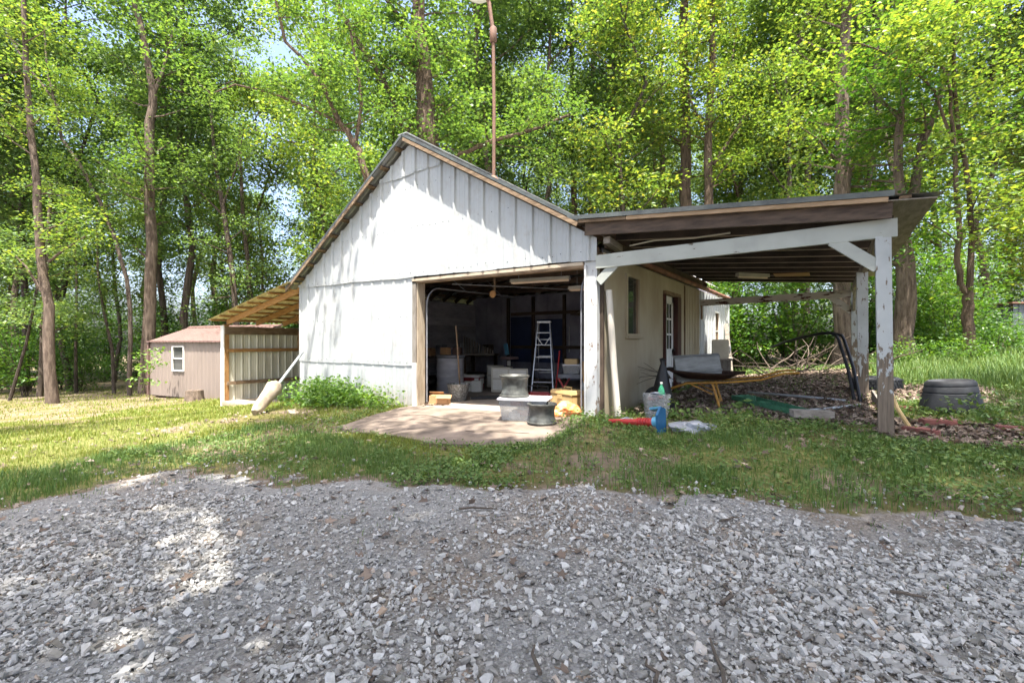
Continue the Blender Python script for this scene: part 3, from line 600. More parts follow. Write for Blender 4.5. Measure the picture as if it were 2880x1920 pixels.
# ------------------------------------------------------------------ carport
carport = thing('carport', 'open carport with peeling white posts and dark rafters beside the garage', 'carport', (7.18, 0, 0))
def cpart(name, mb, mat, parent=None, **k):
    mb.v = [(x-7.18, y, z) for x, y, z in mb.v]; return part(name, mb, mat, parent or carport, **k)
def czx(x): return 3.05-(x-3.5)*.083         # roof underside
y = -.23
while y < 6.55:
    y1 = min(y+.9, 6.6); mb = MB(); mb.ribbed(y, y1, 3.42, 7.62, lambda u, v, d: (v, u, czx(v)+.055+d), rib=.02, pitch=.3); cpart('roof_sheet', mb, 'roof_metal'); y += .9
mb = MB(); mb.beam((3.45, -.245, czx(3.45)+.07), (7.25, -.245, czx(7.25)+.07), .016, .06); cpart('roof_edge_trim', mb, 'roof_edge')
for x in np.arange(3.62, 7.6, .62):
    mb = MB(); mb.box((x, 3.18, czx(x)+.035), (.10, 6.75, .03)); cpart('purlin', mb, 'old_wood')
mb = MB(); mb.beam((3.5, -.21, czx(3.5)+.012), (4.35, -.21, czx(4.35)+.012), .03, .04); cpart('fascia_strip', mb, 'old_wood')
mb = MB(); mb.beam((4.36, -.215, czx(4.36)+.014), (7.2, -.215, czx(7.2)+.014), .035, .05); cpart('fascia_strip', mb, M('pale_fascia', (.42, .29, .18), (.27, .18, .1), 4, (1, 5, 5)))
for k, y in enumerate(list(np.arange(-.14, 6.5, .66))):
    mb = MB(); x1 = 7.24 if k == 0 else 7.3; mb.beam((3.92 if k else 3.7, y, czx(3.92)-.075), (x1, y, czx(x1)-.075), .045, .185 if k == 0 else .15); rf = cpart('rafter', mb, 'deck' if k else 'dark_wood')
    if k: mb = MB(); mb.beam((3.93, y, czx(3.93)-.154), (x1-.01, y, czx(x1-.01)-.154), .047, .008); cpart('lit_lower_edge', mb, 'rafter', rf)  # pale cap: unstained edge with ground-bounce light put into its colour
for k in range(9):                                                # sarking boards between rafters and purlins
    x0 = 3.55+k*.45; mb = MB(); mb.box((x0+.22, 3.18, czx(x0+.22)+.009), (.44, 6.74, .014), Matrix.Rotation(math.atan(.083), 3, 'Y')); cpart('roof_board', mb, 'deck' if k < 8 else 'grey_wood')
mb = MB(); mb.beam((3.83, -.03, 2.455), (7.29, -.03, 2.49), .06, .195); cpart('front_beam', mb, 'paint', label='long white painted beam across the front')
mb = MB(); mb.beam((3.9, 6.3, 2.28), (7.16, 6.3, 2.34), .07, .16); cpart('rear_beam', mb, 'peel_beam', label='rear beam with brown bare wood showing through worn paint')
mb = MB(); mb.box((3.95, 6.27, 2.03), (.04, .06, .36)); cpart('hanger', mb, 'old_wood')
mb = MB(); mb.beam((7.16, .03, 2.46), (7.12, 6.4, 2.44), .06, .15); cpart('side_plate', mb, 'grey_wood')
mb = MB(); mb.beam((7.2, .0, gz(7.2, 0)-.1), (7.17, .0, 2.41), .13, .12, (0, 1, 0), .004); cpart('post', mb, 'peel', label='front post with peeling white paint')
mb = MB(); mb.beam((7.14, 2.9, gz(7.1, 2.9)-.1), (7.12, 2.9, 2.38), .14, .12, (0, 1, 0), .006); cpart('post', mb, 'peel')
mb = MB(); mb.beam((7.16, 6.3, gz(7.1, 6.3)-.1), (7.13, 6.3, 2.38), .12, .12, (0, 1, 0), .006); cpart('post', mb, 'peel')
for a, b, m_, wd in (((6.72, -.03, 2.42), (7.13, -.03, 2.08), 'paint', .05), ((4.12, -.02, 2.40), (3.86, -.02, 2.16), 'paint', .04), ((7.16, .55, 2.42), (7.18, .06, 2.05), 'grey_wood', .05),
                  ((6.68, 6.29, 2.30), (7.11, 6.29, 1.93), 'peel_beam', .04), ((7.12, 3.45, 2.40), (7.12, 2.95, 1.95), 'grey_wood', .05), ((7.12, 5.7, 2.40), (7.13, 6.26, 2.0), 'grey_wood', .05)):
    mb = MB(); mb.beam(a, b, .13, wd, (0, 1, 0) if abs(a[0]-b[0]) > .2 else (1, 0, 0)); cpart('brace', mb, m_)
mb = MB(); mb.beam((4.0, -.05, 2.76), (3.98, .5, 2.72), .1, .1); cpart('blocking', mb, 'grey_wood')
mb = MB(); mb.beam((3.92, .1, 2.76), (3.92, 6.4, 2.76), .05, .16); cpart('ledger', mb, 'dark_wood')
def strip(c, ln, a, label, n=2):
    fx = thing('fluorescent_light', label, 'light', c, a, 'strip lights under the carport roof')
    mb = MB(); mb.prism([(-ln/2, -.06, -.02), (-ln/2, .06, -.02), (-ln/2, .05, .05), (-ln/2, -.05, .05)], (ln, 0, 0)); part('housing', mb, 'beige', fx)
    for yy in ((-.03, .03) if n == 2 else (0,)):
        mb = MB(); mb.tube([(-ln/2+.02, yy, -.035), (ln/2-.02, yy, -.035)], .017, 8); part('tube', mb, 'tube', fx, True)
strip((5.05, 1.35, 2.72), .65, -.95+PI/2, 'two-tube strip light on the carport ceiling behind the white front beam')
strip((5.35, 4.5, 2.66), .75, -.75+PI/2, 'strip light at the back of the carport ceiling', 1)
mb = MB(); mb.box((6.05, 4.6, 2.64), (.62, .5, .014), Matrix.Rotation(.05, 3, 'Y')); one('plywood_scrap', mb, 'card', 'tan plywood scrap nailed under the carport rafters near the rear', 'board')
# cable clipped under the rafters
mb = MB(); mb.tube([(4.2, .35, 2.72), (4.6, .28, 2.74), (5.1, .4, 2.73), (5.6, .3, 2.72)], .012, 6); one('cable', mb, 'beige', 'pale cable strung under the first carport rafters', 'cable', smooth=True)

# ------------------------------------------------------------------ lean-to on the left
LX = -7.82; lean = thing('lean_to', 'open lean-to with pale corrugated roof and bare yellow rafters left of garage', 'lean-to', (LX, 0, gz(LX, 0)))
def lpart(name, mb, mat, parent=None, **k):
    zz = gz(LX, 0); mb.v = [(x-LX, y, z-zz) for x, y, z in mb.v]; return part(name, mb, mat, parent or lean, **k)
def lz(x): return 1.80+(x-LX)*.19
y = -.35
while y < 5.6:
    mb = MB(); mb.ribbed(y, min(y+.9, 5.7), LX-.36, XL-.03, lambda u, v, d: (v, u, lz(v)+.17+d), pitch=.2, rib=.022, minor=0); lpart('roof_sheet', mb, 'roof_pale'); y += .9
for x in np.arange(LX-.22, XL, .52):
    mb = MB(); mb.box((x, 2.65, lz(x)+.145), (.085, 5.9, .036), Matrix.Rotation(-math.atan(.19), 3, 'Y')); lpart('purlin', mb, 'new_wood')
for y in (.06, .9, 1.75, 2.6, 3.45, 4.3, 5.2):
    mb = MB(); mb.beam((LX-.05, y, lz(LX-.05)+.05), (XL-.03, y, lz(XL-.03)+.05), .045, .15); lpart('rafter', mb, 'new_wood')
mb = MB(); mb.box((LX+.05, 2.7, 1.60), (.05, 5.5, .22)); lpart('eave_beam', mb, 'old_wood')
for z in (.07, 1.02):
    mb = MB(); mb.box((LX+.06, 2.7, z), (.05, 5.4, .10)); lpart('girt', mb, 'new_wood' if z > .5 else 'old_wood')
y = .06
while y < 5.4:
    mb = MB(); mb.ribbed(y, y+.9, lambda u: gz(LX, u)+.02, 1.72, lambda u, v, d: (LX-.0+d*.9, u, v), pitch=.225, rib=.022, minor=.003); lpart('wall_sheet', mb, 'siding_grey'); y += .9
mb = MB(); mb.ribbed(LX, XL-.03, -.6, lambda x: lz(x)+.1, lambda u, v, d: (u, 5.5-d, v), pitch=.225); lpart('wall_sheet', mb, 'siding_grey')
mb = MB(); mb.box((LX-.02, .0, .55), (.13, .13, 2.45)); lpart('post', mb, 'new_wood')
mb = MB(); mb.box((LX-.045, -.075, .55), (.19, .025, 2.4)); lpart('corner_trim', mb, 'white_trim')
mb = MB(); mb.box((LX+.07, 2.2, 1.3), (.04, .05, .62)); lpart('brace', mb, 'new_wood')
mb = MB(); mb.box((LX+1.0, .4, gz(LX+1, .3)+.02), (1.9, 1.1, .12), bev=.02); tag(link('concrete_slab', to_mesh('concrete_slab', mb), 'conc_pale'), kind='structure')

# ------------------------------------------------------------------ tan shed with red roof
SL = Vector((-15.66, .66)); SD = Vector((.985, .17)).normalized(); ang = math.atan2(SD.y, SD.x)
zs = gz(-15, 1)-.0
shed = thing('tan_shed', 'tan metal shed with red-brown roof and one white window, left of lean-to', 'shed', (SL.x, SL.y, zs), ang)
W, D, zb, zt, zr = 5.4, 3.2, .10, 2.2, 2.80
for k in range(6):
    u0, u1 = k*.9, min((k+1)*.9, W)
    if u1-u0 < .1: continue
    mb = MB()
    for a, b, c, d in (((u0, u1, zb, zt),) if not (u0 < 2.26 and u1 > 1.52) else ((u0, min(1.52, u1), zb, zt), (max(2.26, u0), u1, zb, zt), (max(u0, 1.52), min(2.26, u1), zb, 1.08), (max(u0, 1.52), min(2.26, u1), 2.04, zt))):
        if b-a > .02: mb.ribbed(a, b, c, d, lambda u, v, dd: (u, -dd*.8, v), pitch=.225, rib=.02, minor=.003)
    part('wall_sheet', mb, 'tan_siding', shed)
mb = MB(); mb.prism([(0, .03, zb), (0, D, zb), (0, D, zt), (0, D/2, zr), (0, .03, zt)], (.04, 0, 0)); part('gable_wall', mb, 'tan_siding', shed)
mb = MB(); mb.prism([(W-.04, .03, zb), (W-.04, D, zb), (W-.04, D, zt), (W-.04, D/2, zr), (W-.04, .03, zt)], (.04, 0, 0)); part('gable_wall', mb, 'tan_siding', shed)
mb = MB(); mb.box((W/2, D, (zb+zt)/2), (W, .04, zt-zb)); part('back_wall', mb, 'tan_siding', shed)
sl_ = (zr-zt)/(D/2)
for k in range(6):
    u0 = -.08+k*.9; u1 = min(u0+.9, W+.08)
    for sgn in (0, 1):
        mb = MB(); mb.ribbed(u0, u1, -.12, D/2, lambda u, v, d: (u, v if sgn == 0 else D-v, zt+.03+v*sl_+d), pitch=.225, rib=.018, minor=.002); part('roof_sheet', mb, 'red_roof', shed)
mb = MB(); mb.prism([(-.1, D/2-.16, zr+.0), (-.1, D/2, zr+.075), (-.1, D/2+.16, zr+.0)], (W+.2, 0, 0)); part('ridge_cap', mb, 'red_roof', shed)
mb = MB(); mb.box((-.02, -.03, (zb+zt)/2), (.10, .10, zt-zb)); part('corner_trim', mb, 'red_roof', shed)
mb = MB(); mb.box((W/2, -.10, zt+.01), (W+.16, .02, .05)); part('eave_trim', mb, 'red_roof', shed)
mb = MB()
for a, b, c, d in ((1.52, 1.56, 1.08, 2.04), (2.22, 2.26, 1.08, 2.04), (1.52, 2.26, 2.0, 2.04), (1.52, 2.26, 1.08, 1.12), (1.52, 2.26, 1.55, 1.585)): mb.box(((a+b)/2, -.02, (c+d)/2), (b-a, .07+.002*(d-c), d-c))
wf = part('window', mb, 'white_trim', shed)
for c in (1.33, 1.795):
    mb = MB(); mb.box((1.89, .0, c), (.66, .008, .42)); part('pane', mb, 'glass', wf)
mb = MB()
for x in (.3, W-.3): mb.box((x, D/2, zb-.17), (.2, D-.2, .36))
part('skid', mb, 'old_wood', shed)
mb = MB(); mb.box((W/2, D/2, zb-.02), (W-.1, D-.1, .06)); part('floor_frame', mb, 'dark_wood', shed)
px, py = SL+SD*3.75+Vector((-SD.y, SD.x))*-.55
mb = MB(); prof = [(.34, -.1), (.30, .05), (.27, .25), (.26, .36), (.20, .37), (0, .35)]; mb.lathe(prof, (0, 0, 0), 12)
mb.v = [(x*(1+.1*math.sin(7*x+3*y)), y*(1+.1*math.cos(5*y)), z) for x, y, z in mb.v]
one('tree_stump', mb, 'bark', 'low grey tree stump in front of the tan shed', 'stump', (px, py, gz(px, py)))

# ------------------------------------------------------------------ grey metal shed at the right edge
HSX, HSY = 13.15, 22.2
hs = thing('grey_shed', 'grey-blue corrugated metal shed at the right edge of the yard', 'shed', (HSX, HSY, gz(HSX, HSY)-.02), .62)
MAT['shed_blue'] = M('grey_blue_metal', (.11, .135, .155), (.06, .07, .085), 2, (1, 1, .3), .45, .3, .05)
for k in range(4):
    mb = MB(); mb.ribbed(k*.9, k*.9+.9, 0, 2.0, lambda u, v, d: (u, -d, v), pitch=.3, rib=.04); part('wall_sheet', mb, 'shed_blue', hs)
for k in range(3):
    mb = MB(); mb.ribbed(k*.9, k*.9+.9, 0, 2.0, lambda u, v, d: (-d, u, v), pitch=.3, rib=.04); part('wall_sheet', mb, 'shed_blue', hs)
mb = MB(); mb.box((1.8, 1.35, 2.06), (3.9, 3.0, .07)); part('roof', mb, 'rust', hs)

# ------------------------------------------------------------------ yard lamp on its mast above the roof
ly = 1.3; lx = .93; rz0 = slope(1, (lx-RX)*math.sqrt(1+.585**2), ly, .13)[2]
lamp = thing('yard_lamp', 'rusty pole yard lamp rising above the right roof slope', 'lamp', (lx, ly, rz0-.05))
mb = MB(); mb.tube([(0, 0, -.1), (.01, 0, 1.5), (-.01, 0, 3.0)], .036, 10); part('pole', mb, 'rust', lamp, True)
mb = MB(); mb.lathe([(.05, 0), (.075, .03), (.075, .3), (.05, .33)], (-.01, 0, 2.88), 12); part('clamp', mb, 'rust', lamp, True)
mb = MB(); mb.tube([(-.01, 0, 3.1), (-.05, -.02, 3.4), (-.09, -.04, 3.72), (-.17, -.07, 3.95)], .04, 8); part('arm', mb, 'rust', lamp, True)
mb = MB(); mb.lathe([(.06, .16), (.10, .12), (.27, .0), (.30, -.06), (.25, -.16), (.13, -.24), (0, -.27)], (-.30, -.12, 4.08), 20); part('lamp_head', mb, 'white_plastic', lamp, True)
mb = MB(); mb.lathe([(.14, -.02), (.09, .03), (.055, .08)], (0, 0, .03), 12); part('flashing', mb, 'rust', lamp, True)

# ------------------------------------------------------------------ things in and around the garage
FZ = lambda x: .03*x+.02
def apz(x, y): return az(x, y)
# storage tub with wheel rims
tx, ty = 2.90, -.55; tz = apz(tx, ty)
tub = thing('storage_tub', 'clear plastic storage tub full of papers on the concrete, white lid', 'tub', (tx, ty, tz), .35)
mb = MB(); a, b, h = .72, .44, .30
def cup(a0, b0, a1, b1, h, t=.012):
    m = MB(); P = []
    for (x, y, z) in ((a0, b0, 0), (a1, b1, h), (a1-t, b1-t, h), (a0-t, b0-t, t)):
        for sx, sy in ((-1, -1), (1, -1), (1, 1), (-1, 1)): P.append((sx*x/2*1, sy*y/2, z))
    F = [(3, 2, 1, 0), (12, 13, 14, 15)]
    for r in range(3):
        for j in range(4): F.append((r*4+j, r*4+(j+1) % 4, (r+1)*4+(j+1) % 4, (r+1)*4+j))
    return m.add(P, F)
part('tub_body', cup(.62, .36, .72, .44, .30), 'tub', tub)
mb = MB(); mb.box((0, 0, .315), (.76, .48, .035), bev=.012); part('lid', mb, 'lid', tub)
for k in range(9):
    mb = MB(); sx, sy = random.uniform(.12, .22), random.uniform(.1, .18); mb.box((random.uniform(-.19, .19), random.uniform(-.08, .08), .06+.025*k), (sx, sy, random.uniform(.03, .09)), random.uniform(0, 3))
    part('contents', mb, random.choice(['junk_grey', 'junk_white', 'junk_blue', 'junk_white', 'cool_red']), tub)
RIM = [(.19, 0), (.204, .004), (.206, .016), (.186, .024), (.180, .05), (.172, .06), (.168, .085), (.168, .135), (.172, .15), (.178, .175), (.186, .186), (.204, .192), (.207, .206), (.194, .212), (.18, .205), (.166, .18), (.15, .16), (.10, .15), (.05, .155), (.05, .13), (.14, .12), (.14, .07), (.165, .045), (.178, .02)]
def rim(loc, s, zs_, label):
    r = thing('wheel_rim', label, 'wheel rim', loc, .4, 'bare steel wheel rims')
    mb = MB(); mb.lathe([(q*s, z*zs_) for q, z in RIM], n=32, closed=True); part('barrel', mb, 'rim', r, True)
    mb = MB()
    for j in range(5): mb.lathe([(.0, .158*zs_), (.012, .157*zs_), (.012, .15*zs_)], (.078*s*math.cos(j*1.257), .078*s*math.sin(j*1.257), .002), 8)
    part('bolt_hole', mb, 'black_metal', r)
rim((2.74, -.60, tz+.334), 1.12, 1.55, 'steel wheel rim standing on the lid of the clear tub')
rim((3.30, -.72, apz(3.3, -.72)+.004), 1.06, 1.35, 'steel wheel rim lying on concrete beside the clear tub')
# tan tool box and orange bag
bx, by = 3.02, .62; tb = thing('tool_box', 'tan plastic tool box with sunlit lid just inside the doorway', 'tool box', (bx, by, FZ(bx)), -.45)
mb = MB(); mb.box((0, 0, .13), (.62, .34, .26), bev=.02); part('box_body', mb, 'tan', tb)
mb = MB(); mb.box((0, 0, .31), (.64, .36, .08), taper=.9, bev=.02); part('lid', mb, 'tan', tb)
mb = MB(); mb.box((0, -.178, .24), (.12, .02, .06)); part('latch', mb, 'tan', tb)
mb = MB(); mb.tube([(-.1, 0, .34), (-.1, 0, .39), (.1, 0, .39), (.1, 0, .34)], .012, 6); part('handle', mb, 'tan', tb)
def lump(r, seed, flat=.6, n=2, amp=.25):
    bm = bmesh.new(); bmesh.ops.create_icosphere(bm, subdivisions=n+1, radius=1); rr = np.random.default_rng(seed); ph = rr.uniform(0, 6, 9); fq = rr.uniform(2, 6, 9)
    for q in bm.verts:
        c = q.co; k = 1+amp*(math.sin(c.x*fq[0]+ph[0])*math.sin(c.y*fq[1]+ph[1])+.6*math.sin(c.z*fq[2]+ph[2]+c.x*fq[3])+.5*math.sin(c.y*fq[4]*2+ph[4])*math.sin(c.x*fq[5]*2))
        q.co = Vector((c.x*r[0]*k, c.y*r[1]*k, max(c.z*r[2]*k, -r[2]*flat)))
    m = MB(); bm.verts.index_update(); m.add([q.co.copy() for q in bm.verts], [[q.index for q in f.verts] for f in bm.faces]); bm.free(); return m
one('orange_bag', lump((.24, .17, .13), 3), 'orange', 'crumpled orange and white plastic bag beside the clear tub', 'bag', (3.28, .0, FZ(3.28)+.075), .3)
mb = MB(); mb.box((0, 0, .09), (.38, .26, .18), taper=.96); mb.box((.12, -.17, .17), (.3, .12, .006), Matrix.Rotation(.5, 3, 'X')); mb.box((-.1, .15, .2), (.3, .12, .006), Matrix.Rotation(-.6, 3, 'X'))
one('cardboard_box', mb, 'card', 'small open cardboard box just inside the left door jamb', 'box', (.28, .38, FZ(.28)), .5)
# bucket, shovel, barrel
bk = thing('bucket', 'spotted galvanised bucket standing inside the doorway', 'bucket', (.18, 1.05, FZ(.2)))
mb = MB(); mb.lathe([(0, .0), (.165, 0), (.17, .01), (.24, .34), (.25, .345), (.25, .36), (.235, .355), (.165, .02), (0, .018)], n=28); part('pail', mb, 'galv_dirty', bk, True)
mb = MB(); mb.tube([(.245*math.cos(t), .02+.1*abs(math.sin(t)), .33-.22*math.sin(t)*0-.12*math.sin(t)) for t in np.linspace(0, PI, 11)], .005, 5); part('handle', mb, 'galv', bk)
for sx in (-1, 1):
    mb = MB(); mb.box((.245*sx, 0, .36), (.02, .04, .05)); part('ear', mb, 'galv', bk)
sh = thing('shovel', 'long wooden-handled shovel standing in the galvanised bucket', 'shovel', (.2, 1.1, FZ(.2)+.04), rot=(.04, -.05, .2))
mb = MB(); mb.tube([(0, 0, .25), (0, .01, .8), (0, 0, 1.55)], [.018, .019, .017], 8); part('handle', mb, 'old_wood', sh, True)
mb = MB(); mb.tube([(0, 0, .3), (0, 0, .1)], [.022, .03], 8); mb.add([(-.09, 0, .16), (.09, 0, .16), (.085, .02, .04), (0, .03, -.02), (-.085, .02, .04), (0, -.025, .12)], [(0, 5, 4), (5, 1, 2), (5, 2, 3), (5, 3, 4)]); part('blade', mb, 'black_metal', sh)
bl = thing('barrel', 'tall grey barrel in the shadow behind the galvanised bucket', 'barrel', (-1.0, 2.1, FZ(-1)))
mb = MB(); mb.lathe([(0, 0), (.33, 0), (.34, .03), (.33, .06), (.33, .42), (.345, .44), (.33, .46), (.33, .84), (.34, .88), (.31, .9), (0, .88)], n=28); part('drum', mb, 'in_wall', bl, True)
mb = MB(); mb.lathe([(0, 0), (.37, 0), (.37, .05), (0, .06)], (0, 0, .905), 24); part('lid', mb, 'junk_grey', bl, True)
for k, (x, y, m_, lb) in enumerate(((-1.1, 2.05, 'card', 'small brown carton on the lid of the grey barrel'), (-.85, 2.2, 'rust_dark', 'brown tin beside the carton on the grey barrel'))):
    mb = MB(); mb.box((0, 0, .09), (.22, .18, .18), taper=.93, bev=.01); one('carton', mb, m_, lb, 'box', (x, y, FZ(-1)+.965), .4*k)
# workbench with clutter along the left wall
wb = thing('workbench', 'dark cluttered workbench along the left garage wall', 'workbench', (-2.9, 4.3, FZ(-2.9)))
mb = MB(); mb.box((0, 0, .92), (1.1, 3.4, .06)); part('bench_top', mb, 'dark_wood', wb)
for sx in (-.48, .48):
    for sy in (-1.6, 0, 1.6):
        mb = MB(); mb.box((sx, sy, .445), (.09, .09, .89)); part('leg', mb, 'dark_wood', wb)
mb = MB(); mb.box((0, 0, .3), (1.0, 3.3, .04)); part('shelf', mb, 'dark_wood', wb)
bench_z = FZ(-2.9)+.95
items = [(-2.55, 2.9, .35, .3, .22, 'card'), (-2.5, 3.4, .25, .25, .3, 'junk_grey'), (-2.7, 3.9, .4, .3, .18, 'junk_blue'), (-2.5, 4.5, .3, .3, .35, 'in_wall'), (-2.6, 5.1, .45, .35, .25, 'junk_grey'), (-2.5, 5.6, .3, .25, .3, 'dark_wood')]
names = ['brown carton at the near end of the workbench', 'grey tin on the workbench next to the carton', 'slate-blue case in the middle of the workbench', 'dark tall box on the workbench', 'wide grey box on the workbench', 'brown box at the far end of the workbench']
for (x, y, sx, sy, sz, m_), lb in zip(items, names):
    mb = MB(); mb.box((0, 0, sz/2), (sx, sy, sz), taper=.95, bev=.012); one('bench_box', mb, m_, lb, 'box', (x, y, bench_z), random.uniform(-.4, .4), 'boxes on the workbench')
# fan-shaped rack with slats
rk = thing('slatted_rack', 'pale slatted rack resting on its side on the workbench', 'rack', (-2.2, 4.05, bench_z), .55)
for k in range(12):
    t = k/11; mb = MB(); mb.box((t*.85, 0, (.42*(1-t)+.1)/2+.04), (.02, .25, .42*(1-t)+.1)); part('slat', mb, 'grey_wood', rk)
mb = MB(); mb.box((.42, 0, .025), (.95, .26, .05)); part('base', mb, 'grey_wood', rk)
# cooler
co = thing('cooler', 'dark red picnic cooler with white lid on garage floor', 'cooler', (-1.35, 3.3, FZ(-1.35)), .25)
mb = MB(); mb.box((0, 0, .17), (.66, .36, .34), taper=1.04, bev=.02); part('body', mb, 'cool_red', co)
mb = MB(); mb.box((0, 0, .375), (.70, .40, .07), bev=.02); part('lid', mb, 'white_plastic', co)
mb = MB(); mb.box((.36, -.03, .25), (.03, .2, .14)); mb.box((.27, -.19, .25), (.11, .025, .15)); part('handle', mb, 'white_plastic', co)
# white boards / cabinet doors
def slab(name, x, y, wd, h, t, rz, lean_, mat, label, cat, knob=False):
    o = thing(name, label, cat, (x, y, FZ(x)), rot=(-lean_, 0, rz))
    mb = MB(); mb.box((0, 0, h/2), (wd, t, h), bev=.01); part('panel', mb, mat, o)
    mb = MB(); mb.box((0, -t/2-.004, h*.75), (wd*.82, .008, h*.36)); mb.box((0, -t/2-.004, h*.3), (wd*.82, .008, h*.4)); part('front_panel', mb, 'white_plastic', o)
    if knob: mb = MB(); mb.box((0, -t/2-.015, h*.52), (.09, .02, .05)); part('handle', mb, 'black_metal', o)
    return o
slab('white_cabinet', -.15, 3.1, .50, .62, .34, .45, 0, 'beige', 'white two-drawer cabinet on the floor left of the stepladder', 'cabinet')
slab('white_cabinet', .32, 3.12, .50, .58, .10, .5, .02, 'beige', 'beige panel with a dark handle leaning beside the white cabinet', 'panel', True)
slab('white_board', -1.15, 4.15, .50, .62, .03, .3, .05, 'beige', 'plain pale board standing behind the red cooler', 'board')
slab('white_carton', -.75, 2.85, .26, .28, .2, .4, 0, 'white_plastic', 'small white carton on the floor in front of the red cooler', 'carton')
slab('white_carton', -1.02, 2.80, .24, .27, .06, .2, .15, 'beige', 'grey-white board scrap leaning left of the small white carton', 'board')
# stool
st = thing('shop_stool', 'round padded shop stool behind the white cabinets', 'stool', (-.95, 4.6, FZ(-.95)))
mb = MB(); mb.lathe([(0, .86), (.24, .85), (.27, .82), (.26, .78), (0, .76)], n=24); part('seat', mb, 'stool', st, True)
mb = MB(); mb.tube([(0, 0, .78), (0, 0, .12)], .03, 8); part('column', mb, 'alu', st, True)
for k in range(5):
    a = k*1.2566; mb = MB(); mb.tube([(0, 0, .14), (.27*math.cos(a), .27*math.sin(a), .03)], .018, 6); part('leg', mb, 'black_metal', st)
mb = MB(); mb.box((0, -.04, .66), (.12, .01, .14)); part('tag', mb, 'white_plastic', st)
mb = MB(); mb.add([(-.3, .18, .92), (-.16, .2, .92), (-.24, .25, 1.2), (-.36, .24, 1.22)], [(0, 1, 2, 3)]); mb.box((-.27, .22, 1.06), (.12, .03, .34), Matrix.Rotation(-.25, 3, 'Y')); part('backrest', mb, 'blue_pale', st)
# stepladder
ld = thing('stepladder', 'open aluminium stepladder standing in the dark garage', 'stepladder', (.70, 3.75, FZ(.7)), .38)
Hh = 1.72
for sx in (-1, 1):
    mb = MB(); mb.beam((sx*.27, -.28, 0), (sx*.15, -.02, Hh), .05, .025, (1, 0, 0)); part('front_rail', mb, 'alu', ld)
    mb = MB(); mb.beam((sx*.25, .55, 0), (sx*.14, .06, Hh), .035, .02, (1, 0, 0)); part('rear_rail', mb, 'alu', ld)
for k in range(5):
    t = (k+.75)/5.6; mb = MB(); mb.box((0, -.28+.26*t, Hh*t), (2*(.27-.12*t)-.01, .085, .022)); part('step', mb, 'alu', ld)
for t in (.25, .5, .75):
    mb = MB(); mb.box((0, .55-.49*t, Hh*t), (2*(.25-.11*t)-.01, .03, .02)); part('rear_rung', mb, 'alu', ld)
mb = MB(); mb.box((0, .02, Hh+.01), (.36, .16, .05), bev=.01); part('top_cap', mb, 'alu', ld)
for sx in (-1, 1):
    mb = MB(); mb.beam((sx*.2, -.12, Hh*.62), (sx*.18, .24, Hh*.62), .02, .01); part('spreader', mb, 'alu', ld)
    mb = MB(); mb.beam((sx*.18, -.06, Hh*.80), (sx*.02, -.055, Hh*.66), .012, .02); part('brace', mb, 'alu', ld)
# work stand with bins, can and compressor on the right
ws = thing('folding_stand', 'low folding work stand carrying plastic bins, right of the stepladder', 'work stand', (2.05, 3.1, FZ(2.05)), .3)
mb = MB(); mb.box((0, 0, .42), (1.0, .42, .08)); part('top', mb, 'junk_grey', ws)
for sx in (-.38, .38):
    for sy in (-1, 1): mb = MB(); mb.beam((sx-.12*sy, .17*sy, 0), (sx+.12*sy, .17*sy, .4), .04, .03, (0, 1, 0)); part('leg', mb, 'red' if sx < 0 else 'black_metal', ws)
sz = FZ(2.05)+.46
o = thing('clear_bin', 'small clear bin with lid on the folding stand', 'bin', (1.85, 3.05, sz), .3); part('bin_body', cup(.34, .24, .4, .28, .2), 'tub', o); mb = MB(); mb.box((0, 0, .21), (.42, .3, .025), bev=.008); part('lid', mb, 'lid', o)
mb = MB(); mb.box((0, 0, .06), (.3, .22, .12), bev=.015); one('small_case', mb, 'tan', 'small tan case on top of the clear bin on the stand', 'case', (1.85, 3.05, sz+.224), .2)
o = thing('metal_canister', 'silver canister with domed lid on the folding stand', 'canister', (2.35, 3.15, sz)); mb = MB(); mb.lathe([(0, 0), (.19, 0), (.2, .02), (.2, .28), (.21, .3), (0, .3)], n=24); part('can', mb, 'galv', o, True); mb = MB(); mb.lathe([(.21, .3), (.15, .36), (.03, .38), (.03, .42), (0, .42)], n=20); part('lid', mb, 'alu', o, True)
cp = thing('air_compressor', 'grey-green air compressor tank on wheels behind the tan tool box', 'compressor', (3.12, 1.75, FZ(3.1)), .35)
mb = MB(); mb.lathe([(0, -.36), (.12, -.34), (.17, -.26), (.17, .26), (.12, .34), (0, .36)], (0, 0, .29), 20, Matrix.Rotation(PI/2, 3, 'Y')); part('tank', mb, 'compressor', cp, True)
mb = MB(); mb.box((0, 0, .55), (.3, .2, .16), bev=.02); mb.lathe([(0, 0), (.06, 0), (.06, .16), (0, .16)], (.18, 0, .46), 12); part('motor', mb, 'black_metal', cp)
mb = MB(); mb.tube([(-.3, -.14, .4), (-.34, -.14, .78), (-.34, .14, .78), (-.3, .14, .4)], .014, 6); part('handle', mb, 'yellow_paint', cp, True)
for sy in (-1, 1):
    mb = MB(); mb.lathe([(.05, -.03), (.11, -.03), (.13, 0), (.11, .03), (.05, .03)], (.22, sy*.2, .13), 18, Matrix.Rotation(PI/2, 3, 'X'), True); part('wheel', mb, 'rubber', cp, True)
mb = MB(); mb.box((-.25, 0, .06), (.04, .3, .12)); part('foot', mb, 'compressor', cp)
mb = MB(); mb.tube([(0, 0, 0), (.06, 0, .5), (.1, .02, 1.0)], .014, 6); one('red_handle_tool', mb, 'red', 'thin red handle propped against the folding stand', 'tool', (1.58, 2.75, FZ(1.6)), 0, smooth=True)
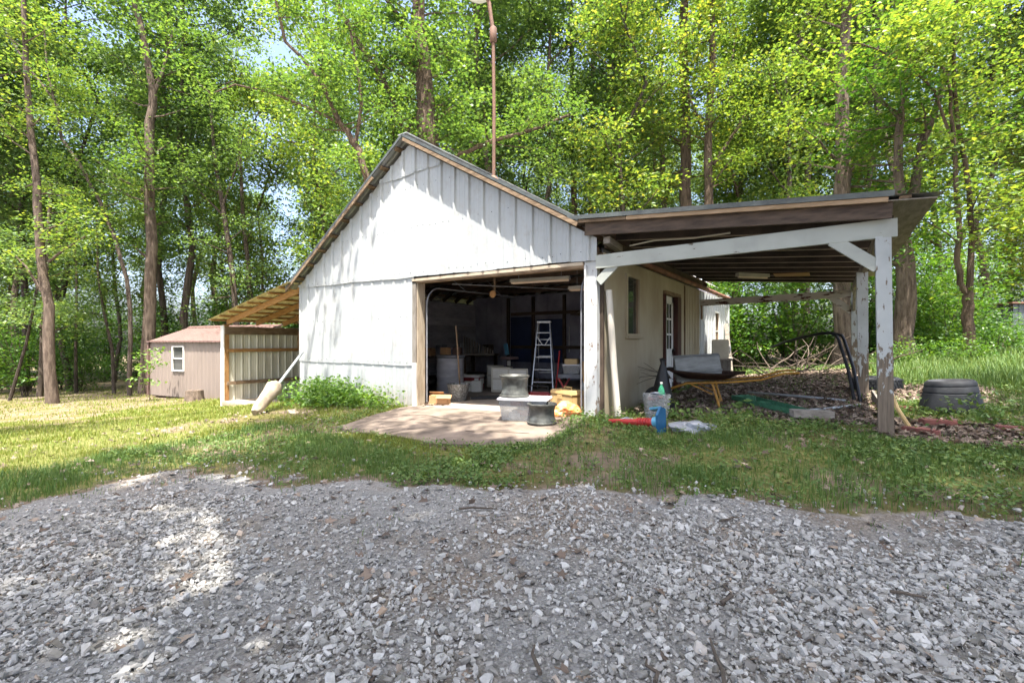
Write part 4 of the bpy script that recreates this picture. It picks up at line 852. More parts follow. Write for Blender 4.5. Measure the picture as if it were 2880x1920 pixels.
fr = thing('tray', 'flat red and black tray on the floor below the stepladder', 'tray', (1.45, 2.3, FZ(1.45)), .3); part('dish', cup(.5, .34, .56, .4, .09), 'red', fr); mb = MB(); mb.tube([(-.27, -.2, .1), (-.22, -.2, .26), (.22, -.2, .26), (.27, -.2, .1)], .014, 6); part('handle', mb, 'black_metal', fr, True)
for k in range(3):
    mb = MB(); mb.beam((-.0, 0, 0), (2.1-.1*k, .25, 0), .07, .035); one('floor_rail', mb, 'black_metal', ['dark rail on the garage floor nearest the doorway', 'dark rail on the floor between two others', 'dark rail on the floor nearest the cooler'][k], 'rail', (.35, 1.25+.13*k, FZ(.35)+.04), .55+.04*k)
# junk on overhead rafters: bins
# ------------------------------------------------------------------ things under and beside the carport
wz = gz(4.9, 1.6)+.02
wbw = thing('wheelbarrow', 'rusty wheelbarrow with yellow handles under the carport', 'wheelbarrow', (5.02, 1.5, wz), PI+.12); wbw.scale = (1.15, 1.12, .74)
bm = bmesh.new(); NX, NY = 12, 8; grid = []
for i in range(NX+1):
    row = []
    for j in range(NY+1):
        u, v = i/NX*2-1, j/NY*2-1; r_ = max(abs(u), abs(v)); x = u*(.52+.0*v); yv = v*(.36-.05*u); z = .58+.17*(sst(.35, 1.0, np.array(r_)))**1.1+.06*max(u, 0)*r_
        row.append(bm.verts.new((x, yv, float(z))))
    grid.append(row)
for i in range(NX):
    for j in range(NY): bm.faces.new((grid[i][j], grid[i+1][j], grid[i+1][j+1], grid[i][j+1]))
bmesh.ops.solidify(bm, geom=bm.faces[:], thickness=.012); me = bpy.data.meshes.new('tray'); bm.to_mesh(me); bm.free()
me.polygons.foreach_set('use_smooth', [True]*len(me.polygons)); o = link('tray', me, 'rust_dark', wbw)
for sy in (-1, 1):
    mb = MB(); mb.tube([(.62, .05*sy, .24), (.2, .2*sy, .5), (-.3, .28*sy, .56), (-.7, .31*sy, .64), (-.95, .32*sy, .78), (-1.12, .32*sy, .80)], .02, 8); part('handle', mb, 'yellow_paint', wbw, True)
    mb = MB(); mb.tube([(-.12, .24*sy, .54), (-.22, .25*sy, .0)], .018, 6); part('leg', mb, 'yellow_paint', wbw)
    mb = MB(); mb.tube([(-.12, .24*sy, .3), (.15, .2*sy, .48)], .012, 6); part('leg_brace', mb, 'yellow_paint', wbw)
mb = MB(); mb.beam((-.19, -.25, .14), (-.19, .25, .14), .03, .07); part('crossbar', mb, 'yellow_paint', wbw)
mb = MB(); mb.lathe([(.13, -.035), (.17, -.04), (.195, 0), (.17, .04), (.13, .035)], (.62, 0, .195), 24, Matrix.Rotation(PI/2, 3, 'X'), True); wh = part('wheel', mb, 'rubber', wbw, True)
mb = MB(); mb.lathe([(.02, -.05), (.13, -.02), (.13, .02), (.02, .05)], (.62, 0, .195), 20, Matrix.Rotation(PI/2, 3, 'X')); part('hub', mb, 'rust', wh, True)
cb = thing('concrete_trough', 'grey ridged concrete trough tipped on its side in the wheelbarrow', 'trough', (4.93, 1.72, wz+.45), .42, rot=(.30, -.06, .40))
mb = MB(); mb.prism([(-.42, -.18, 0), (-.42, .16, 0), (-.42, .12, .32), (-.42, .02, .35), (-.42, -.14, .17)], (.70, 0, 0)); part('block', mb, 'block', cb)
mb = MB(); mb.box((-.07, -.155, .17), (.71, .03, .03)); mb.box((-.07, .07, .34), (.72, .12, .03)); part('ridge', mb, 'block', cb)
# twigs sticking out of the barrow
tw = MB(); rr = np.random.default_rng(5)
for k in range(9):
    p = np.array([0, 0, 0.]); d = np.array([-.7+.5*rr.normal()*.5, .3*rr.normal(), .5+.25*rr.normal()]); pts = [p.copy()]
    for q in range(4): p = p+d*.14; d = d+rr.normal(size=3)*.28; pts.append(p.copy())
    tw.tube(pts, [.008, .007, .005, .004, .002], 5)
one('twigs', tw, 'twig', 'bare grey twigs sticking out behind the wheelbarrow', 'twigs', (4.42, 1.75, wz+.40))
bg_ = MB(); bg_.lathe([(.0, 0), (.15, .0), (.17, .1), (.14, .35), (.08, .62), (.03, .75), (.045, .82), (0, .84)], n=14); bg_.v = [(x*(1+.12*math.sin(9*z+4*x)), y*(1+.12*math.cos(7*z)), z) for x, y, z in bg_.v]
one('black_bag', bg_, 'black_bag', 'folded black plastic bag standing between clear bin and wheelbarrow', 'bag', (4.50, 1.0, gz(4.5, 1.0)), smooth=True)
cbz = gz(4.62, .32); o = thing('clear_bin', 'clear plastic bin of empties under the carport by the wall', 'bin', (4.60, .36, cbz+.01), .55); o.scale = (.78, .78, .82); part('bin_body', cup(.36, .28, .44, .34, .42), 'tub', o)
for k in range(7):
    q = lump((.09, .07, .06), 30+k); q.v = [(x+random.uniform(-.1, .1), y+random.uniform(-.06, .06), z+.08+.05*k) for x, y, z in q.v]; part('contents', q, random.choice(['junk_white', 'bag', 'cool_red', 'junk_white']), o)
bt = thing('green_bottle', 'green plastic bottle standing in the clear bin', 'bottle', (4.66, .40, cbz+.22)); mb = MB(); mb.lathe([(0, 0), (.045, 0), (.048, .02), (.048, .17), (.035, .22), (.015, .26), (.015, .285)], n=16); part('body', mb, 'bottle', bt, True); mb = MB(); mb.lathe([(.018, .28), (.018, .305), (0, .305)], n=12); part('cap', mb, 'white_plastic', bt)
# toy: red corrugated arm with a blue shovel-shaped end
ty_ = thing('plastic_toy', 'fallen child\'s toy with red ribbed pole and blue board in the grass', 'toy', (4.86, -.58, gz(4.86, -.58)), 2.86); ty_.scale = (.9, .9, .9)
prof = [(0, 0), (.055, 0)]
for k in range(6): prof += [(.062, .02+.045*k), (.062, .045+.045*k), (.05, .05+.045*k), (.05, .06+.045*k)]
prof += [(.045, .33), (.035, .78), (0, .79)]
mb = MB(); mb.lathe(prof, (-.0, 0, .14), 20, Matrix.Rotation(1.68, 3, 'Y')); part('pole', mb, 'red', ty_, True)
mb = MB(); mb.lathe([(0, -.10), (.07, -.10), (.08, -.05), (.07, .0), (0, .02)], (-.0, 0, .15), 18, Matrix.Rotation(1.68, 3, 'Y')); part('collar', mb, 'blue_pale', ty_, True)
mb = MB(); mb.prism([(-.10, -.10, -.06), (-.10, .09, -.02), (-.10, .12, .27), (-.10, .03, .38), (-.10, -.08, .34)], (-.035, 0, .0)); part('board', mb, 'blue', ty_)
mb = MB(); mb.prism([(-.095, -.08, .34), (-.095, .03, .38), (.05, .04, .35), (.05, -.07, .31)], (0, 0, -.03)); mb.prism([(-.1, -.10, -.06), (-.1, -.08, .34), (-.03, -.08, .30), (-.03, -.10, -.03)], (0, .03, 0)); part('rim_lip', mb, 'blue_pale', ty_)
one('plastic_bag', lump((.26, .15, .085), 11, .5, 2, .3), 'bag', 'crumpled pale blue-white plastic bag lying in the grass', 'bag', (5.28, -.42, gz(5.28, -.42)+.045), .5)
one('plastic_scrap', lump((.1, .07, .05), 17, .5, 1, .3), 'bag', 'small pale plastic scrap by the leaning white pipe', 'litter', (4.3, -.1, gz(4.3, -.1)+.03), .2)
# leaning downspout
mb = MB(); mb.tube([(4.06, .24, gz(4.06, .24)), (4.01, .2, .9), (3.94, .17, 2.05)], .05, 14); one('white_pipe', mb, 'pipe_white', 'white pipe leaning against the garage wall beside the corner post', 'pipe', smooth=True)
# white appliance on plank stand at the rear of the wall
ap2 = thing('white_appliance', 'broken white appliance on a plank near the far wall window', 'appliance', (4.25, 7.1, gz(4.25, 7.1)), .15)
mb = MB(); mb.box((0, 0, .82), (.42, .5, .5), bev=.02); part('cabinet', mb, 'beige', ap2); mb = MB(); mb.box((.03, .1, 1.02), (.36, .26, .08), bev=.02); mb.lathe([(.12, 0), (.13, .02), (.06, .04)], (.215, .02, .8), 16, Matrix.Rotation(PI/2, 3, 'Y')); part('bracket', mb, 'junk_white', ap2)
mb = MB(); mb.box((.05, .2, .545), (.5, 1.5, .045)); part('shelf', mb, 'grey_wood', ap2)
for sy in (-.4, .8): mb = MB(); mb.box((.05, sy, .26), (.4, .06, .53)); part('support', mb, 'grey_wood', ap2)
mb = MB(); mb.beam((4.15, 9.4, gz(4.15, 9.4)), (3.94, 9.75, 1.85), .03, .12, (1, 0, 0)); one('leaning_plank', mb, 'grey_wood', 'grey plank leaning on the far corner of the white wall', 'plank')
# green angle frame on the ground
gfz = gz(5.9, 1.2); gf = thing('scrap_metal', 'flat green painted metal frame lying on the leaf litter', 'scrap metal', (5.95, 1.2, gfz+.05))
GP = lambda x, y: (x-5.95, y-1.2, gz(x, y)-gfz)
for a, b in (((5.36, 2.1), (6.42, .62)), ((5.75, 1.95), (6.55, .75)), ((5.36, 2.1), (5.62, 2.2))):
    mb = MB(); p, q = GP(*a), GP(*b); mb.beam(p, q, .07, .012); mb.beam(np.add(p, (-.03, 0, .03)), np.add(q, (-.03, 0, .03)), .01, .07); part('rail', mb, 'green_paint', gf)
mb = MB(); mb.box(GP(5.62, 2.1), (.14, .1, .12)); mb.box(GP(5.95, 1.6), (.3, .06, .07), -.2); part('bracket', mb, 'green_paint', gf)
mb = MB(); p = GP(6.5, .68); mb.box((p[0], p[1], p[2]+.03), (.46, .18, .09), .35); part('plate', mb, 'grey_wood', gf)
# bent black pipe frame standing
pf = thing('bent_pipe_frame', 'bent black steel pipe frame standing among the dead branches', 'pipe frame', (7.0, 2.1, gz(7, 2.1)))
z0 = gz(7.0, 2.1)
for off in (0, .07):
    mb = MB(); mb.tube([(.0+off, -.05, .0), (-.08+off, .12, .5), (-.19+off, .32, .93), (-.22+off, .36, 1.01), (-.30, .44+off, 1.05), (-.42, .62, 1.05), (-.72, 1.15, .99), (-1.05+off, 1.85, .9), (-1.3, 2.5, .80)][:(9 if off == 0 else 5)], .024, 8); part('pipe', mb, 'black_metal', pf, True)
mb = MB(); mb.tube([(-.05, 0, .03), (-.7, .28, .03), (-1.5, .62, .02)], .02, 8); part('base_rail', mb, 'galv', pf, True)
mb = MB(); mb.tube([(.05, -.35, .02), (-.35, -.75, -.02), (-.62, -1.0, -.04)], .02, 8); part('base_rail', mb, 'galv', pf, True)
# tyres
t1 = thing('tyre', 'big worn black tyre lying on bricks right of the front post', 'tyre', (7.95, 1.55, gz(7.95, 1.55)+.0), .3, 'tyres beside the carport posts'); t1.scale = (.74, .74, .92)
prof = [(.22, .30), (.24, .39), (.30, .425), (.335, .40), (.345, .36), (.338, .345), (.35, .335), (.362, .27), (.352, .255), (.368, .245), (.41, .06), (.42, .02), (.40, 0), (.25, 0), (.24, .06), (.33, .12), (.31, .28), (.24, .28)]
mb = MB(); mb.lathe(prof, n=40, closed=True); mb.v = [(x*(1+.22*max(0, .42-z)*(x > 0)), y*.9, z*(1+.14*x)) for x, y, z in mb.v]; part('casing', mb, 'rubber', t1, True)
tt = thing('tyre', 'treaded tyre lying flat behind the two front posts', 'tyre', (7.34, 3.55, gz(7.34, 3.55)), 0, 'tyres beside the carport posts')
mb = MB(); mb.lathe([(.2, .02), (.3, .0), (.34, .03), (.35, .12), (.34, .21), (.3, .24), (.2, .22), (.18, .19), (.28, .18), (.28, .06), (.18, .05)], n=36, closed=True); part('casing', mb, 'rubber', tt, True)
mb = MB()
for r_ in range(4):
    for j in range(36): a = 2*PI*(j+.5*(r_ % 2))/36; mb.box((.352*math.cos(a), .352*math.sin(a), .045+.05*r_), (.014, .042, .032), a)
part('tread_block', mb, 'rubber', tt, kind='stuff')
# pavers, boards, sticks
for k, (x, y, lx_, ly_, a, lb) in enumerate(((7.49, .12, .30, .20, -.5, 'half-round red paver nearest the front post'), (7.72, .62, .34, .16, .2, 'flat red paver in front of the big tyre'), (7.56, 1.5, .30, .10, .1, 'red paver half under leaves between post and big tyre'), (8.30, .42, .36, .08, .15, 'thin red paver at the right edge of the grass'))):
    n_ = 10 if k == 0 else 0
    mb = MB()
    if n_: mb.prism([(lx_*.55*math.cos(t), ly_*.75*math.sin(t), 0) for t in np.linspace(0, PI, n_)], (0, 0, .055))
    else: mb.box((0, 0, .03), (lx_, ly_, .055), bev=.006)
    one('red_paver', mb, 'brick_red', lb, 'paver', (x, y, gz(x, y)+.005), a, 'loose red pavers by the tyres')
mb = MB(); mb.beam((7.28, .75, gz(7.3, .75)+.02), (7.22, 2.3, gz(7.2, 2.3)+.10), .03, .14); one('edging_board', mb, 'grey_wood', 'weathered board on edge between the front and middle posts', 'board')
mb = MB(); mb.tube([(7.42, .28, gz(7.4, .28)+.04), (7.33, .42, gz(7.3, .4)+.22), (7.27, .6, .75)], .022, 7); one('bamboo_cane', mb, 'tan', 'pale cane leaning on the front carport post', 'cane', smooth=True)
# post with concrete footing leaning on the garage
lp = thing('fence_post', 'old galvanised post with concrete footing leaning on the white wall', 'fence post', (-2.72, -1.72, gz(-2.7, -1.7)))
e = np.array([-3.72+2.72, -.10+1.72, 1.02+.2]); L = np.linalg.norm(e); d = e/L
mb = MB(); mb.tube([d*(.75), d*(L)], .03, 10); part('pipe', mb, 'galv', lp, True)
mb = MB(); mb.tube([d*-.02, d*.12, d*.35, d*.6, d*.78, d*.9], [.07, .11, .125, .14, .17, .10], 12); rr = np.random.default_rng(2); mb.v = [tuple(np.array(q)+rr.normal(size=3)*.012) for q in mb.v]; mb.v = [(x, y, z+.06) for x, y, z in mb.v]; part('footing', mb, 'conc_pale', lp, True)
mb = MB(); mb.box((0, 0, .03), (.2, .14, .05), bev=.01); one('pale_rock', lump((.11, .08, .06), 23), 'conc_pale', 'small pale rock by the garage weeds', 'rock', (-2.0, -1.35, gz(-2, -1.35)+.02))
# dead brush pile behind the carport
br = MB(); rr = np.random.default_rng(9)
for k in range(46):
    p = np.array([6.0+rr.normal()*.8, 7.6+rr.normal()*.5, 0]); p[2] = gz(p[0], p[1])+rr.uniform(0, .25); d = np.array([rr.normal()*.8, rr.normal()*.4, rr.uniform(.0, .55)]); d /= np.linalg.norm(d); L = rr.uniform(.6, 1.5); pts = []
    for q in range(5): pts.append(p.copy()); p = p+d*L/4; d = d+rr.normal(size=3)*.16
    r0 = rr.uniform(.008, .022); br.tube(pts, [r0, r0*.85, r0*.7, r0*.5, r0*.3], 5)
bp = thing('brush_pile', 'pile of dead grey-brown branches behind the carport', 'brush pile', (6.0, 7.6, 0)); br.v = [(x-6, y-7.6, z) for x, y, z in br.v]; part('branches', br, 'twig', bp)
one('red_tarp', lump((1.1, .5, .16), 41, .4, 2, .3), 'red', 'heap of faded red plastic beside the grey shed', 'tarp', (11.7, 18.6, gz(11.7, 18.6)+.08), .6)
# sticks on the gravel
rr = np.random.default_rng(31)
SP = [(6.35, -4.55, 1.9, .30), (6.15, -4.72, 2.1, .12), (4.55, -3.75, .6, .28), (4.85, -4.9, 1.7, .12), (6.15, -3.05, .9, .16), (6.28, -4.0, 1.6, .24), (7.0, -3.6, .3, .14), (5.75, -4.9, 2.4, .16)]
for x, y, a, L in SP:
    mb = MB(); mb.tube([(-L/2, 0, .012), (-L/6, .02*rr.normal(), .018), (L/6, .02*rr.normal(), .016), (L/2, .015*rr.normal(), .012)], [.009, .008, .007, .004], 6); one('stick', mb, 'twig', 'grey stick lying on the gravel', 'stick', (x, y, gz(x, y)+.03), a, 'sticks on the gravel')

# ------------------------------------------------------------------ trees told apart: trunk and limbs as polylines in metres
HERO = [
 ('tall_tree', 'tall grey-barked tree at the far left edge of the lawn', 'bark', 'leaf', [([(-16.78, -1.93, -1.13), (-16.91, -2.02, 1.64), (-17.07, -2.12, 3.55), (-17.2, -2.21, 5.46), (-17.26, -2.26, 7.06), (-17.46, -2.39, 8.97), (-17.59, -2.48, 11.21), (-17.66, -2.53, 13.44), (-17.72, -2.58, 15.99), (-17.66, -2.53, 18.7)], 0.17, 0.041), ([(-16.91, -2.02, 4.19), (-16.41, -1.67, 4.67), (-15.8, -1.26, 5.13)], 0.051, 0.023), ([(-17.12, -2.16, 3.1), (-17.59, -2.48, 4.03), (-17.92, -2.71, 4.43)], 0.05, 0.022)]),
 ('tall_tree', 'tall straight tree rising behind the left corner of the tan shed', 'bark', 'leaf', [([(-18.84, 1.51, -1.22), (-18.68, 1.62, 2.91), (-18.6, 1.68, 5.66), (-18.71, 1.6, 8.82), (-18.71, 1.6, 11.18), (-18.6, 1.68, 12.75), (-18.92, 1.45, 15.12), (-19.41, 1.12, 17.48), (-19.9, 0.79, 20.63), (-19.41, 1.12, 23.98)], 0.255, 0.065), ([(-18.6, 1.68, 4.88), (-19.0, 1.4, 5.27), (-19.33, 1.18, 5.66)], 0.07, 0.023), ([(-18.63, 1.65, 11.97), (-18.24, 1.92, 13.35), (-17.78, 2.23, 15.51)], 0.086, 0.039)]),
 ('leaning_tree', 'slender tree whose upper stem leans sharply to the left behind the shed', 'bark_dark', 'leaf', [([(-18.2, 0.74, -1.2), (-18.17, 0.76, 1.33), (-18.29, 0.67, 3.95), (-18.75, 0.36, 5.83), (-19.23, 0.03, 7.27), (-19.87, -0.41, 8.72), (-20.61, -0.92, 10.01), (-20.81, -1.05, 11.59), (-21.62, -1.61, 12.81), (-22.5, -2.21, 14.46), (-23.38, -2.82, 17.46), (-22.5, -2.21, 20.65)], 0.087, 0.035), ([(-20.72, -0.99, 11.08), (-21.11, -1.26, 12.77), (-21.23, -1.34, 14.83)], 0.054, 0.027)]),
 ('forked_tree', 'thin dark tree with rising branches behind the lean-to roof', 'bark_dark', 'leaf_far', [([(-16.43, 4.37, -1.13), (-16.48, 4.34, 1.74), (-16.57, 4.28, 3.19), (-16.82, 4.11, 5.87), (-17.08, 3.93, 7.94), (-17.3, 3.78, 9.38), (-17.42, 3.7, 10.62), (-17.59, 3.58, 13.3)], 0.151, 0.053), ([(-17.08, 3.93, 7.32), (-17.93, 3.35, 8.35), (-18.61, 2.88, 9.38)], 0.053, 0.026), ([(-17.04, 3.95, 7.73), (-16.57, 4.28, 9.38), (-16.23, 4.51, 11.24)], 0.053, 0.026)]),
 ('slender_tree', 'thin dark tree just right of the lean-to roof peak, leaning slightly', 'bark_dark', 'leaf_far', [([(-17.9, 5.79, -1.18), (-17.98, 5.74, 2.01), (-18.09, 5.66, 4.49), (-18.27, 5.54, 6.74), (-18.4, 5.45, 9.22), (-18.5, 5.38, 12.14)], 0.148, 0.069)]),
 ('leaning_tree', 'thin leaning tree left of the grey-barked tree by the lawn', 'bark_dark', 'leaf_far', [([(-21.04, -2.42, -1.29), (-20.45, -2.02, 1.15), (-19.98, -1.7, 4.18), (-19.79, -1.57, 5.96)], 0.06, 0.036)]),
 ('slender_tree', 'dark trunk close behind the grey-barked tree by the lawn', 'bark_dark', 'leaf_far', [([(-22.82, -1.22, -1.36), (-22.69, -1.13, 1.33), (-22.58, -1.05, 2.91), (-22.5, -1.0, 5.66), (-22.37, -0.91, 8.42)], 0.11, 0.062)]),
 ('slender_tree', 'thin pole tree midway between the two big left trunks', 'bark_dark', 'leaf_far', [([(-24.12, 0.31, -1.42), (-24.1, 0.33, 3.06), (-24.17, 0.28, 6.94)], 0.071, 0.039)]),
 ('slender_tree', 'thin bent tree left of the tall tree behind the shed', 'bark_dark', 'leaf_far', [([(-21.3, 1.04, -1.32), (-21.37, 0.99, 0.92), (-21.67, 0.78, 2.57), (-21.93, 0.6, 4.63), (-21.98, 0.57, 7.11)], 0.071, 0.039)]),
 ('big_maple', 'big thick-trunked maple behind the garage ridge with one long limb to the right', 'bark_brown', 'leaf', [([(-5.78, 6.22, -0.53), (-5.78, 6.22, 8.54), (-5.88, 6.15, 9.69), (-5.92, 6.13, 10.84), (-5.96, 6.1, 11.66), (-6.12, 5.99, 13.14), (-6.19, 5.94, 14.78), (-6.26, 5.89, 17.41), (-6.19, 5.94, 20.2)], 0.436, 0.126), ([(-5.78, 6.22, 7.23), (-6.2, 5.93, 8.84), (-6.64, 5.63, 9.56), (-6.88, 5.47, 10.33), (-7.18, 5.26, 11.1), (-7.56, 5.0, 11.81), (-7.99, 4.71, 12.58), (-8.53, 4.33, 13.71), (-8.83, 4.13, 14.62)], 0.129, 0.073), ([(-5.82, 6.19, 8.69), (-5.92, 6.13, 9.66), (-6.05, 6.03, 10.53), (-6.12, 5.99, 11.56), (-6.26, 5.89, 12.07), (-6.42, 5.78, 12.43), (-6.42, 5.78, 13.04), (-6.8, 5.52, 13.66), (-7.18, 5.26, 14.29)], 0.137, 0.065), ([(-5.72, 6.27, 7.56), (-5.15, 6.66, 8.1), (-4.56, 7.05, 8.43), (-3.83, 7.56, 8.84), (-2.82, 8.25, 9.15), (-2.24, 8.65, 9.36), (-1.42, 9.21, 9.82)], 0.105, 0.04)]),
 ('spreading_maple', 'spreading maple with long drooping limbs left of the garage ridge', 'bark_brown', 'leaf', [([(-6.14, 4.16, -0.56), (-6.38, 3.99, 6.42), (-6.47, 3.93, 6.93), (-6.68, 3.78, 7.86), (-6.88, 3.65, 8.14), (-7.23, 3.41, 8.8), (-7.57, 3.17, 9.74), (-7.81, 3.01, 10.26), (-8.33, 2.66, 11.06), (-8.79, 2.34, 11.6), (-9.24, 2.03, 14.0), (-8.79, 2.34, 16.55)], 0.144, 0.026), ([(-7.25, 3.39, 8.8), (-8.33, 2.66, 9.42), (-9.23, 2.04, 9.86), (-10.22, 1.36, 10.13), (-10.9, 0.89, 9.8)], 0.056, 0.021), ([(-6.82, 3.69, 7.99), (-6.63, 3.82, 9.42), (-6.76, 3.73, 10.77), (-7.0, 3.56, 12.42)], 0.071, 0.036)]),
 ('slender_tree', 'thin brown trunk right of the lamp pole, left one of a pair', 'bark_brown', 'leaf', [([(-4.61, 16.11, -0.44), (-4.67, 16.07, 8.42), (-4.71, 16.05, 10.84), (-4.67, 16.07, 12.32), (-4.81, 15.98, 18.18), (-4.94, 15.89, 21.04), (-5.08, 15.8, 24.79), (-4.94, 15.89, 28.78)], 0.186, 0.063)]),
 ('slender_tree', 'thin brown trunk right of the lamp pole, right one of a pair', 'bark_brown', 'leaf', [([(-4.15, 17.04, -0.41), (-4.15, 17.04, 8.57), (-4.15, 17.04, 11.77), (-4.07, 17.09, 15.53), (-4.11, 17.07, 18.88), (-4.17, 17.03, 21.44), (-4.23, 16.98, 25.26), (-4.17, 17.03, 29.33)], 0.153, 0.057)]),
 ('slender_tree', 'thin grey trunk behind the valley of the roofs, left of another', 'bark', 'leaf_far', [([(-2.34, 22.52, -0.31), (-2.34, 22.52, 9.81), (-2.36, 22.51, 12.8), (-2.43, 22.46, 17.13)], 0.143, 0.091)]),
 ('slender_tree', 'pale grey straight trunk behind the valley of the roofs', 'bark', 'leaf_far', [([(-0.96, 19.83, -0.21), (-0.98, 19.82, 8.71), (-1.06, 19.76, 11.61), (-1.12, 19.72, 15.49), (-1.19, 19.68, 18.42), (-1.25, 19.64, 22.32), (-1.19, 19.68, 26.47)], 0.174, 0.063)]),
 ('tall_tree', 'thick straight trunk behind the carport roof, left one of two', 'bark_brown', 'leaf_yellow', [([(1.34, 15.35, -0.05), (1.32, 15.34, 7.28), (1.32, 15.34, 9.31), (1.31, 15.32, 11.16), (1.22, 15.27, 14.84), (1.35, 15.36, 17.88), (1.48, 15.45, 21.03), (1.35, 15.36, 24.38)], 0.277, 0.111), ([(1.27, 15.3, 10.19), (0.74, 14.93, 10.55), (0.09, 14.49, 10.79)], 0.065, 0.028)]),
 ('tall_tree', 'straight trunk with an upswept right limb behind the carport roof', 'bark_brown', 'leaf_yellow', [([(2.41, 14.87, 0.02), (2.38, 14.85, 7.16), (2.35, 14.83, 8.92), (2.38, 14.85, 10.69), (2.52, 14.95, 13.62), (2.6, 15.0, 17.09), (2.68, 15.05, 20.09), (2.6, 15.0, 23.28)], 0.199, 0.083), ([(2.52, 14.95, 8.81), (2.96, 15.24, 9.64), (3.39, 15.54, 10.44), (3.81, 15.83, 11.46)], 0.086, 0.043), ([(2.14, 14.68, 10.52), (1.8, 14.45, 11.46), (1.49, 14.23, 12.58)], 0.078, 0.035)]),
 ('tall_tree', 'thick grey trunk seen through and above the back of the carport', 'bark', 'leaf_yellow', [([(6.98, 12.54, 0.36), (7.0, 12.56, 2.48), (7.02, 12.58, 6.3), (7.04, 12.58, 7.89), (7.02, 12.58, 9.47), (7.06, 12.6, 10.53), (7.16, 12.67, 12.95), (7.25, 12.73, 15.27), (7.16, 12.67, 17.74)], 0.279, 0.078)]),
 ('forked_tree', 'big double-stemmed tree right behind the front carport post', 'bark', 'leaf_shrub', [([(8.58, 11.22, 0.58), (8.51, 11.17, 2.32), (8.49, 11.15, 3.59), (8.47, 11.14, 4.85), (8.4, 11.1, 5.23)], 0.25, 0.212), ([(8.42, 11.11, 5.11), (8.33, 11.05, 6.12), (8.33, 11.05, 6.56), (8.37, 11.08, 7.73), (8.49, 11.15, 8.88), (8.66, 11.28, 10.43)], 0.136, 0.068), ([(8.53, 11.18, 5.11), (8.72, 11.31, 5.69), (8.9, 11.44, 7.03), (9.21, 11.65, 7.96), (9.6, 11.92, 9.29)], 0.145, 0.068)]),
 ('forked_tree', 'brown tree that forks low into two stems, right of the carport', 'bark_brown', 'leaf_yellow', [([(9.8, 10.85, 0.74), (9.78, 10.83, 1.66), (9.78, 10.83, 2.24), (9.77, 10.82, 2.6)], 0.129, 0.117), ([(9.75, 10.81, 2.48), (9.58, 10.69, 2.83), (9.51, 10.65, 3.42), (9.58, 10.69, 4.12), (9.49, 10.63, 5.41), (9.45, 10.6, 6.61), (9.37, 10.55, 7.46), (9.37, 10.55, 8.06), (9.17, 10.41, 8.74), (8.66, 10.06, 9.47), (8.1, 9.68, 9.77)], 0.08, 0.021), ([(9.78, 10.83, 2.48), (9.82, 10.86, 3.42), (9.86, 10.89, 4.12), (9.79, 10.84, 5.33), (9.69, 10.77, 6.17), (9.53, 10.66, 7.17), (9.44, 10.59, 9.04), (9.53, 10.66, 10.8)], 0.079, 0.038), ([(9.44, 10.59, 6.58), (9.02, 10.31, 8.01), (8.7, 10.09, 8.4), (8.25, 9.78, 8.82), (7.75, 9.44, 9.13), (7.33, 9.15, 9.3), (6.69, 8.71, 9.31)], 0.038, 0.013), ([(9.8, 10.85, 3.88), (10.31, 11.19, 4.35), (10.79, 11.52, 4.59)], 0.029, 0.013)])]

# ------------------------------------------------------------------ foliage helpers
STAR = np.array([(0, 0), (.34, .08), (.20, .30), (.52, .50), (.17, .56), (0, 1), (-.17, .56), (-.52, .50), (-.20, .30), (-.34, .08)], float)
RHOMB = np.array([(0, 0), (.34, .42), (0, 1), (-.34, .42)], float)
BLADE = np.array([(0, 0), (.16, .4), (0, 1), (-.16, .4)], float)
def leaf_mesh(name, P, size, rg, tmpl=RHOMB, up=.42, fold=.12):
    """P (n,3) leaf base points; every leaf is one flat polygon with its own random turn"""
    n = len(P); k = len(tmpl); nr = rg.normal(size=(n, 3))*up; nr[:, 2] += 1; nr /= np.linalg.norm(nr, axis=1)[:, None]
    a = rg.uniform(0, 2*PI, n); d = np.stack([np.cos(a), np.sin(a), rg.normal(size=n)*.35-.25], 1); d -= nr*(d*nr).sum(1)[:, None]; d /= np.linalg.norm(d, axis=1)[:, None]
    s = np.cross(nr, d); sz = (size*rg.uniform(.65, 1.25, n))[:, None, None]
    V = P[:, None]+(s[:, None]*tmpl[None, :, 0:1]+d[:, None]*tmpl[None, :, 1:2]+nr[:, None]*(np.abs(tmpl[None, :, 0:1])*fold-.12*tmpl[None, :, 1:2]**2))*sz
    return mesh_np(name, V.reshape(-1, 3), np.arange(n*k).reshape(n, k))
def branch(p, d, L, n, rg, wig=.16, lift=.05):
    pts = [np.array(p, float)]; d = np.array(d, float); d /= np.linalg.norm(d)
    for i in range(n): d = d+rg.normal(size=3)*wig; d[2] += lift; d /= np.linalg.norm(d); pts.append(pts[-1]+d*L/n)
    return pts
def cluster(c, n, r, rg): return c+rg.normal(size=(n, 3))*np.array([r, r, r*.42])
